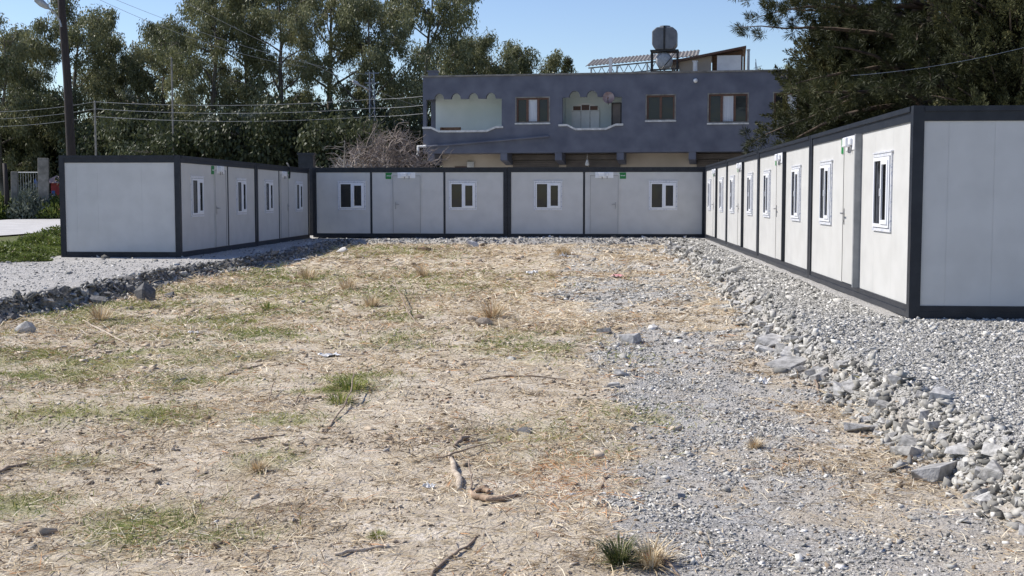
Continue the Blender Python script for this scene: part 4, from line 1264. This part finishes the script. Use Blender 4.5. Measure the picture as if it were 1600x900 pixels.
p = ground(250, 444); put_rock(p.x+.1, p.y+.25, .30, 'smaller concrete lump leaning against the big upright one', None, rock_mesh(406, M['rock_dark'], .8, 18, 'rock', True), .2, 'concrete_lump', 'concrete lump', .25)
p = ground(28, 459); put_rock(p.x, p.y, .16, 'small dark clod lying on top of the left gravel pad', None, rock_mesh(407, M['rock_dark'], .4, 14))
# back bank
for i in range(40):
    x = r9.uniform(-5.2, 5.0); y = 41.35-.05*x + r9.gauss(.1, .15)
    put_rock(x, y, r9.uniform(.08, .19), 'pale stone in the low bank before the back row', 'stones along the back bank')
p = ground(737, 377); put_rock(p.x, p.y, .52, 'rounded white boulder on the bank before the back row', None, rock_mesh(408, M['rock_white'], .6, 26, 'rock', True), .2)
p = ground(534, 394); put_rock(p.x, p.y, .40, 'white lump at the tip of the shadow of the left row', None, rock_mesh(409, M['rock_white'], .5, 20, 'rock', True), .2)
# stones out in the field
for px, py, s, mt, lab in ((798, 674, .11, 'rock_dark', 'dark stone block left of its flat twin in the dry grass'), (822, 676, .17, 'rock_dark', 'flat dark stone lying right of the dark block in the dry grass'),
        (283, 598, .12, 'rock_dark', 'small black clod lying alone in the green grass at left'), (800, 562, .16, 'rock', 'pale flat stone in the dry grass of the middle field'),
        (985, 534, .30, 'rock', 'long flat slab in the stony patch of the middle field'), (1020, 513, .2, 'rock', 'grey stone at the upper edge of the stony patch'), (945, 520, .2, 'rock', 'grey stone at the left edge of the stony patch'),
        (970, 588, .2, 'rock', 'grey stone at the start of the gravel track, mid field'), (958, 606, .16, 'rock', 'flat grey stone beside the long arched twig'), (1600-12, 560, .12, 'rock', 'small stone on the right gravel pad by the cabin'),
        (895, 403, .3, 'rock_white', 'small pale stone left of the litter near the back row'), (808, 405, .22, 'clod', 'small brown clod in the grass near the back row'), (797, 439, .2, 'rock_dark', 'small dark clod below the white litter'),
        (663, 392, .5, 'clod', 'flat dark clod near the bank of the back row'), (658, 498, .22, 'clod', 'dark clod left of the wood lumps'), (945, 772, .05, 'rock_white', 'small white pebble beside the orange dry grass'), (892, 774, .06, 'rock_white', 'white pebble in the orange dry grass'),
        (1065, 778, .09, 'rock', 'flat grey chip in the foreground gravel'), (1150, 597, .08, 'rock', 'grey chip left of the white litter on the gravel track')):
    p = ground(px, py); put_rock(p.x, p.y, s, lab, None, rock_mesh(500+px+py, M[mt], .45, 15, 'stone', px % 2 == 0), .3, 'stone', 'stone', .2)
# wood lumps in mid field
for px, py, s, lab in ((738, 502, .24, 'pale lump of wood left of the dry tuft in mid field'), (756, 508, .28, 'larger pale lump of wood under the dry tuft in mid field')):
    p = ground(px, py); put_rock(p.x, p.y, s, lab, None, rock_mesh(600+px, M['drift'], .5, 22, 'wood_lump', True), .2, 'wood_lump', 'wood', .3)

# ------------------------------------------------------------------ sticks, wood, litter
def stick(pts, r_, lab, mat='twig', name='stick', cat='stick', lift=None, group=None, n=6):
    W_ = []
    for i, q in enumerate(pts):
        p = ground(q[0], q[1]); p.z += r_[i] if hasattr(r_, '__len__') else r_
        if lift: p.z += lift[i]
        W_.append(p)
    fine = []; rr_ = []
    m = len(W_)-1
    for i in range(m):
        for k in range(4):
            t = k/4; q = W_[i].lerp(W_[i+1], t) + Vector((r9.gauss(0,.006), r9.gauss(0,.006), r9.gauss(0,.003)))
            fine.append(q); ra = r_ if not hasattr(r_, '__len__') else r_[i]*(1-t)+r_[i+1]*t; rr_.append(ra*r9.uniform(.85,1.15))
    fine.append(W_[-1]); rr_.append(r_ if not hasattr(r_, '__len__') else r_[-1])
    c = fine[0].copy(); mb = MB(); mb.tube([p-c for p in fine], rr_, n)
    o = mb.build(name, M[mat], smooth=True); o.location = c
    return tag(o, lab, cat, group)
stick([(735,772),(745,781),(765,785),(790,783),(812,775)], [.012,.019,.018,.017,.007], 'curved reddish piece of bark lying on bare earth in the foreground', 'bark_wood', 'bark_piece', 'wood', n=10)
stick([(741,770),(757,768),(764,772)], [.010,.022,.012], 'dark bark scrap inside the curve of the reddish bark', 'bark_wood', 'bark_piece', 'wood')
stick([(704,712),(712,742),(718,768)], [.013,.021,.017], 'grey split length of wood pointing at the curved bark', 'drift', 'wood_length', 'wood', n=8)
stick([(735,768),(737,758),(733,742)], [.008,.006,.004], 'short pale twig sticking up behind the curved bark', 'twig', lift=[0,.03,.09])
stick([(668,718),(690,722),(712,716),(745,705),(783,692)], [.004,.006,.006,.005,.003], 'thin branch crossing the top of the grey split wood', lift=[.02,.02,.03,.03,.01])
stick([(706,700),(722,692),(747,684)], [.010,.014,.006], 'forked brown branch above the grey split wood', lift=[0,.02,.02])
stick([(714,690),(728,688),(740,694)], [.006,.008,.004], 'short dark twig beside the forked brown branch')
stick([(672,903),(700,873),(735,848),(788,816)], [.007,.008,.007,.004], 'long thin stick reaching from the bottom edge towards the grass')
stick([(614,452),(624,475),(640,497),(659,516)], [.008,.010,.010,.008], 'long thin stick standing aslant in the middle field', lift=[.25,.18,.06,0])
stick([(738,596),(780,590),(830,588),(884,594)], [.006,.008,.008,.005], 'long arched twig lying across the middle field')
stick([(128,502),(160,518),(200,540)], [.012,.016,.010], 'long pale stick slanting through the green grass at left', 'drift')
stick([(132,552),(150,538),(175,528)], [.006,.008,.006], 'thin twig crossing below the long pale stick')
stick([(-4,741),(20,732),(44,726)], [.010,.014,.008], 'dark stick at the left edge in the foreground')
stick([(340,592),(370,580),(405,572)], [.008,.010,.006], 'dark twig beside the green patch in the left field')
stick([(508,676),(530,650),(548,628),(553,606)], [.006,.007,.006,.004], 'thin curved stalk leaning over the green clump', lift=[0,.02,.08,.16])
stick([(372,692),(410,686),(445,680)], [.008,.010,.006], 'dark bent twig on the bare earth at left')
stick([(180,505),(205,498),(240,492)], [.008,.010,.006], 'short dark twig right of the dry weed on the left bank')
stick([(520,868),(560,862),(600,856)], [.007,.010,.007], 'pale thin stick near the bottom centre left', 'drift')
stick([(1006,862),(1030,880),(1064,905)], [.006,.007,.005], 'reddish stalk leaning right of the green tuft in the foreground', lift=[.05,.03,0])
stick([(230,738),(245,736),(252,734)], [.006,.008,.006], 'short black twig on the pale bare earth at left')
stick([(938,762),(946,750),(952,742)], [.006,.007,.004], 'small reddish forked twig at the edge of the gravel')
stick([(420,632),(425,620),(430,608)], [.006,.006,.004], 'short upright twig in the left field', lift=[0,.04,.08])
stick([(458,635),(466,626),(470,620)], [.005,.007,.004], 'short dark slanting twig in the left field', lift=[0,.02,.04])
stick([(1120,548),(1180,545)], [.007,.004], 'thin dark stalk lying on the gravel by the right bank')
stick([(1275,590-5),(1282,578)], [.012,.006], 'small dark twig on the right gravel track')

def litter(px, py, w_, lab, mat='litter', seed=1, h_=.35):
    p = ground(px, py); rng = random.Random(seed)
    bm = bmesh.new(); bmesh.ops.create_grid(bm, x_segments=7, y_segments=5, size=.5)
    for v in bm.verts:
        v.co = Vector((v.co.x*w_*(1+rng.uniform(-.18,.18)), v.co.y*w_*.7*(1+rng.uniform(-.2,.2)), abs(rng.gauss(0,.5))*w_*h_+.008))
    me = bpy.data.meshes.new('litter'); bm.to_mesh(me); bm.free(); me.materials.append(M[mat])
    o = link('litter', me); o.location = p; o.rotation_euler = (0,0,rng.uniform(0,6.28)); md = o.modifiers.new('s','SOLIDIFY'); md.thickness = .003
    return tag(o, lab, 'litter')
litter(829, 428, .26, 'crumpled white paper lying in the middle of the far field', seed=1)
litter(882, 402, .26, 'small white scrap near the back row at the edge of the gravel', seed=2)
litter(965, 433, .3, 'pink and white scrap lying on the gravel track', 'pink', 3, .2)
litter(671, 763, .07, 'small white paper scrap left of the curved bark', seed=4)
litter(1190, 600, .14, 'white scrap on the gravel track below the big boulder', seed=5)
litter(515, 557, .24, 'flattened white scrap in the middle left field', seed=6, h_=.1)
litter(303, 522, .12, 'white scrap on the green grass in the left field', seed=7)
litter(468, 396, .4, 'white torn sheet in the shadow of the left row', seed=11, h_=.15)

# ------------------------------------------------------------------ scattered ground cover
def view_points(bands, rng, acc):
    Ps = []; Ss = []
    for y0, y1, dens, size in bands:
        w0 = .50*y1+1.8
        n = int((y1-y0)*2*w0*dens)
        y = rng.uniform(y0, y1, n); x = rng.uniform(-w0, w0, n)
        k = np.abs(x) < .50*y+1.8
        x, y = x[k], y[k]
        a = acc(x, y)
        k = rng.random(len(x)) < a
        Ps.append(np.stack([x[k], y[k]], -1)); Ss.append(np.full(k.sum(), size))
    return np.concatenate(Ps), np.concatenate(Ss)

def blades(name, bands, rng, acc, mat, upright, width, tintfn, curl=.35):
    P, S_ = view_points(bands, rng, acc)
    n = len(P)
    z = hfun(P[:,0], P[:,1])
    az = rng.uniform(0, 6.283, n)
    el = np.clip(np.abs(rng.normal(size=n))*upright[1]+upright[0], .0, 1.4)
    ln = S_*rng.uniform(.5,1.5,n)
    D = np.stack([np.cos(az)*np.cos(el), np.sin(az)*np.cos(el), np.sin(el)], -1)
    side = np.stack([-np.sin(az), np.cos(az), np.zeros(n)], -1)
    bend = (rng.normal(size=n)*curl*ln)[:,None]*side
    drop = (np.sin(el)*ln*.35)[:,None]*np.array([0,0,-1.0])
    B = np.stack([P[:,0], P[:,1], z+.004], -1)
    Mi = B + D*ln[:,None]*.5 + bend*.35
    T_ = B + D*ln[:,None] + bend + drop*.6
    w_ = (width*(.6+.8*rng.random(n))*np.clip(P[:,1]/9, .8, 3.2))[:,None]
    up = np.stack([np.zeros(n), np.zeros(n), np.ones(n)], -1)
    wd = unit(side + up*rng.normal(size=(n,1))*.8)*w_*.5
    V = np.stack([B-wd, B+wd, Mi-wd*.9, Mi+wd*.9, T_-wd*.3, T_+wd*.3], 1).reshape(-1,3)
    b = np.arange(n)[:,None]*6
    Fc = np.concatenate([b+np.array([[0,1,3,2]]), b+np.array([[2,3,5,4]])], 1).reshape(-1,4)
    return link(name, np_mesh(name, V, Fc, 4, mat, np.repeat(tintfn(P, rng), 6)))

rg = np.random.default_rng(77)
def acc_dry(x, y):
    pad, tr, g, v = masks(x, y)
    n = fbm(x*1.1, y*.8, 21); n2 = fbm(x*4, y*4, 22)
    return (1-pad)*(1-.86*tr)*np.clip(.22+1.5*sstep(.42,.60,n*.55+n2*.45), 0, 1)
def tint_dry(P, rng):
    c = fbm(P[:,0]*1.4, P[:,1]*1.1, 41)
    t = np.clip(.48+(c-.47)*.9+rng.normal(size=len(P))*.30, 0, .9)
    q = ground(895, 745); q2 = ground(700, 560)
    red = np.exp(-(((P[:,0]-q.x)/.32)**2+((P[:,1]-q.y)/.8)**2))
    return np.where(rng.random(len(P)) < .55*red + .04, 1.0, t)
o = blades('dry_grass', [(4.6,8,1450,.08),(8,12,950,.09),(12,18,500,.115),(18,28,240,.16),(28,43,110,.20)], rg, acc_dry, GRASS_D, (.02,.27), .0052, tint_dry)
tag(o, 'dry straw and flattened grass covering the bare field', 'dry grass', None, 'stuff')
def acc_green(x, y):
    pad, tr, g, v = masks(x, y)
    return np.clip(g*1.2, 0, 1)*(1-pad)
o = blades('green_grass', [(4.6,8,1900,.05),(8,12,1300,.055),(12,18,700,.07),(18,28,280,.10),(28,43,110,.14)], rg, acc_green, GRASS_G, (.25,.45), .0048, lambda P, r: np.clip(.45+(fbm(P[:,0]*1.5,P[:,1]*1.5,51)-.47)*1.2+r.normal(size=len(P))*.2, 0, 1))
tag(o, 'short green grass growing in patches on the field', 'grass', None, 'stuff')

HULLS = []
for i in range(12):
    rr_ = random.Random(900+i); bm = bmesh.new()
    ky = rr_.uniform(.45,.85); kz = rr_.uniform(.16,.42)
    for x, y, z in rr_.sample([(x,y,z) for x in (-1,1) for y in (-1,1) for z in (-1,1)], rr_.choice((5,6,7,7))):
        bm.verts.new(((x+rr_.uniform(-.5,.5))*.42, (y+rr_.uniform(-.5,.5))*.42*ky, (z+rr_.uniform(-.5,.5))*.42*kz))
    r = bmesh.ops.convex_hull(bm, input=bm.verts)
    bmesh.ops.delete(bm, geom=[v for v in bm.verts if not v.link_faces], context='VERTS')
    bmesh.ops.triangulate(bm, faces=bm.faces); bm.verts.index_update()
    HULLS.append((np.array([v.co[:] for v in bm.verts]), np.array([[v.index for v in f.verts] for f in bm.faces]))); bm.free()
def stones(name, P, S_, rng, tint, tilt=.28, lift=.07, mat=None):
    n = len(P); z = hfun(P[:,0], P[:,1])
    which = rng.integers(0, len(HULLS), n)
    Vs = []; Fs = []; Ts = []; off = 0
    for h, (tv, tf) in enumerate(HULLS):
        k = np.where(which == h)[0]
        if not len(k): continue
        m = len(k)
        az = rng.uniform(0, 6.283, m); a = rng.normal(size=m)*tilt; b = rng.normal(size=m)*tilt
        sc = S_[k][:,None]*np.stack([rng.uniform(.8,1.3,m), rng.uniform(.7,1.1,m), rng.uniform(.7,1.5,m)], -1)
        v = tv[None]*sc[:,None,:]
        ca, sa = np.cos(a)[:,None], np.sin(a)[:,None]; y_ = v[...,1]*ca - v[...,2]*sa; z_ = v[...,1]*sa + v[...,2]*ca
        cb, sb = np.cos(b)[:,None], np.sin(b)[:,None]; x_ = v[...,0]*cb + z_*sb; z_ = -v[...,0]*sb + z_*cb
        cz, sz = np.cos(az)[:,None], np.sin(az)[:,None]
        X_ = x_*cz - y_*sz + P[k,0][:,None]; Y_ = x_*sz + y_*cz + P[k,1][:,None]; Z_ = z_ + (z[k]+S_[k]*lift)[:,None]
        Vs.append(np.stack([X_, Y_, Z_], -1).reshape(-1,3))
        Fs.append((tf[None] + (np.arange(m)*len(tv))[:,None,None] + off).reshape(-1,3)); off += m*len(tv)
        Ts.append(np.repeat(tint[k], len(tv)))
    return link(name, np_mesh(name, np.concatenate(Vs), np.concatenate(Fs), 3, mat or GRAVEL, np.concatenate(Ts)))
def gravel_tint(n, rng): return np.clip(.47+rng.normal(size=n)*.30, 0, 1)
rg = np.random.default_rng(88)
def acc_pad(x, y): return np.where(pad_d(x, y) > .05, np.where(pad_d(x, y) < .3, .4, 1), 0)*np.where((x > 4.5+.0706*(y-14.5)) & (y > 14.7), 0, 1.0)*np.where((x < -7.9) & (y > 30), 0, 1.0)*np.where(y > 43.9-.07*x, 0, 1.0)*np.where((x < -5), .09, 1)
P, S_ = view_points([(4.6,8,7500,.0125),(8,12,5500,.0145),(12,18,2800,.0185),(18,28,1000,.026),(28,44,260,.038)], rg, acc_pad)
S_ = S_*rg.lognormal(0, .5, len(S_))
tag(stones('gravel', P, S_, rg, gravel_tint(len(P), rg)), 'grey crushed stone spread over the raised pad round the cabins', 'gravel', None, 'stuff')
def acc_track(x, y):
    pad, tr, g, v = masks(x, y)
    n2 = fbm(x*2.2, y*2.2, 61)
    return tr*(.30+.85*sstep(.38,.6,n2)) + .004*(1-tr)*(1-pad)
P, S_ = view_points([(4.6,8,5600,.0105),(8,12,4000,.0125),(12,18,1700,.0175),(18,28,560,.026),(28,42,150,.04)], rg, acc_track)
S_ = S_*rg.lognormal(0, .55, len(S_))
tag(stones('gravel', P, S_, rg, gravel_tint(len(P), rg)), 'grey gravel scattered along the track in the right half of the field', 'gravel', None, 'stuff')
def acc_clod(x, y):
    pad, tr, g, v = masks(x, y)
    return (1-pad)*(1-.7*tr)*np.clip(.15+1.2*sstep(.45,.62,fbm(x*1.7, y*1.7, 71)), 0, 1)
CRUMB = tint_mat('earth_crumb', [(0,(.20,.15,.10)), (.5,(.44,.36,.27)), (.9,(.66,.57,.46)), (1,(.25,.12,.06))], .95, 0, .1)
P, S_ = view_points([(4.6,8,900,.015),(8,12,600,.019),(12,18,260,.028),(18,28,90,.04),(28,42,30,.06)], rg, acc_clod)
S_ = S_*rg.lognormal(0, .5, len(S_))
tag(stones('earth_crumbs', P, S_, rg, gravel_tint(len(P), rg)*.9, .3, .05, CRUMB), 'small crumbs of dry earth and bark lying over the field', 'earth', None, 'stuff')
# small rubble of the banks
def along(Ys, Xs, y0, y1, n, rng, sgn, sd=.2, pw=1.0, mean=.15):
    y = y0 + (y1-y0)*rng.random(n)**pw
    return np.stack([np.interp(y, Ys, Xs) + sgn*(mean+rng.normal(size=n)*sd), y], -1)
P = along(RB_Y, RB_X, 4.6, 42, 5200, rg, 1, .13, 1.9, .12)
S_ = np.clip(.025+np.abs(rg.normal(size=len(P)))*.036, 0, .14)*np.clip(.85+P[:,1]/40, .9, 1.6)
tag(stones('rubble', P, S_, rg, np.clip(gravel_tint(len(P), rg)-.16, 0, 1), .5, .10), 'smaller broken stones filling the bank in front of the right row', 'rubble', None, 'stuff')
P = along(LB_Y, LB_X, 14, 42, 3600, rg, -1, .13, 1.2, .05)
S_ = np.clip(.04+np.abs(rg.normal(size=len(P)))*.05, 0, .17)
tag(stones('rubble', P, S_, rg, np.clip(gravel_tint(len(P), rg)-.33, 0, 1), .6, .16), 'smaller broken stones filling the edge of the left gravel pad', 'rubble', None, 'stuff')  # lowered tint paints the left bank's shade into its rubble
xb_ = rg.uniform(-5.6, 5.4, 1100); P = np.stack([xb_, 41.35-.05*xb_+.12+rg.normal(size=1100)*.16], -1)
tag(stones('rubble', P, np.clip(.03+np.abs(rg.normal(size=1100))*.03, 0, .13), rg, np.clip(gravel_tint(1100, rg)+.1, 0, 1), .6, .18), 'smaller pale stones filling the bank before the back row', 'rubble', None, 'stuff')

# ------------------------------------------------------------------ tufts
def tuft_mesh(seed, n_, r_, ln, mat, wid, spread=.8, t0=.4):
    rng = np.random.default_rng(seed)
    a = rng.uniform(0, 6.283, n_); q = np.sqrt(rng.random(n_))*r_*.35
    el = np.clip(1.45-np.abs(rng.normal(size=n_))*spread*.7, .12, 1.5)
    l = ln*rng.uniform(.5,1.15,n_)
    D = np.stack([np.cos(a)*np.cos(el), np.sin(a)*np.cos(el), np.sin(el)], -1)
    B = np.stack([np.cos(a)*q, np.sin(a)*q, np.zeros(n_)-.005], -1)
    side = np.stack([-np.sin(a), np.cos(a), np.zeros(n_)], -1)
    w_ = (wid*rng.uniform(.6,1.3,n_))[:,None]*side*.5
    M1 = B + D*(l*.55)[:,None]; T_ = B + D*l[:,None] + np.stack([np.cos(a), np.sin(a), -np.ones(n_)], -1)*(l*.18)[:,None]
    V = np.stack([B-w_, B+w_, M1-w_*.9, M1+w_*.9, T_-w_*.15, T_+w_*.15], 1).reshape(-1,3)
    b = np.arange(n_)[:,None]*6
    Fc = np.concatenate([b+np.array([[0,1,3,2]]), b+np.array([[2,3,5,4]])], 1).reshape(-1,4)
    return np_mesh('grass_tuft', V, Fc, 4, mat, np.repeat(np.clip(t0+rng.normal(size=n_)*.22, 0, 1), 6))
def tuft(px, py, me, s, lab, cat='grass tuft', group=None):
    p = ground(px, py); o = link('grass_tuft', me); o.location = (p.x, p.y, p.z); o.scale = (s,s,s); o.rotation_euler = (0,0,px*.7); return tag(o, lab, cat, group)
TG2 = tuft_mesh(4, 170, .30, .13, GRASS_G, .008, 1.5, .5)
GRASS_T = tint_mat('dull_green_blade', [(0,(.035,.05,.018)), (.5,(.095,.115,.04)), (.85,(.22,.21,.09)), (1,(.42,.36,.20))], .7, .2, .2)
TG = tuft_mesh(1, 240, .13, .155, GRASS_T, .0065, .95, .42); TD = tuft_mesh(2, 170, .2, .22, GRASS_D, .006, 1.0, .45); TD2 = tuft_mesh(3, 240, .16, .16, GRASS_D, .006, 1.1, .5)
tuft(968, 880, TG, 1.0, 'bushy dark green grass tuft standing alone in the foreground gravel')
tuft(1018, 884, TD2, 1.0, 'dry straw tuft just right of the green foreground tuft')
tuft(770, 496, TD, 1.7, 'dry upright tuft behind the two wood lumps')
tuft(157, 500, TD, 1.5, 'dry brown weed tuft below the left bank')
tuft(420, 484, TG2, 1.3, 'dull green low tuft in the upper left field')
tuft(545, 452, TD, 1.6, 'dry tuft in the upper field left of the slanting stick')
tuft(581, 479, TD2, 1.6, 'small dry tuft just left of the slanting stick')
tuft(480, 436, TD, 1.8, 'dry tuft below the shadow of the left row')
tuft(880, 399, TD2, 2.4, 'dry tuft near the back row on the gravel edge')
tuft(548, 608, TG2, 1.2, 'leafy green clump under the leaning stalk in the left field')
tuft(530, 628, TG2, .9, 'smaller green clump below the leaning stalk')
tuft(660, 432, TD, 1.5, 'faint dry tuft in the upper middle field')
tuft(405, 735, TD2, .7, 'short dry tuft on the bare earth in the lower left')
tuft(590, 838, TG2, .35, 'tiny green sprout in the bottom left centre')
tuft(1180, 700, TD2, .6, 'small straw tuft on the gravel track')
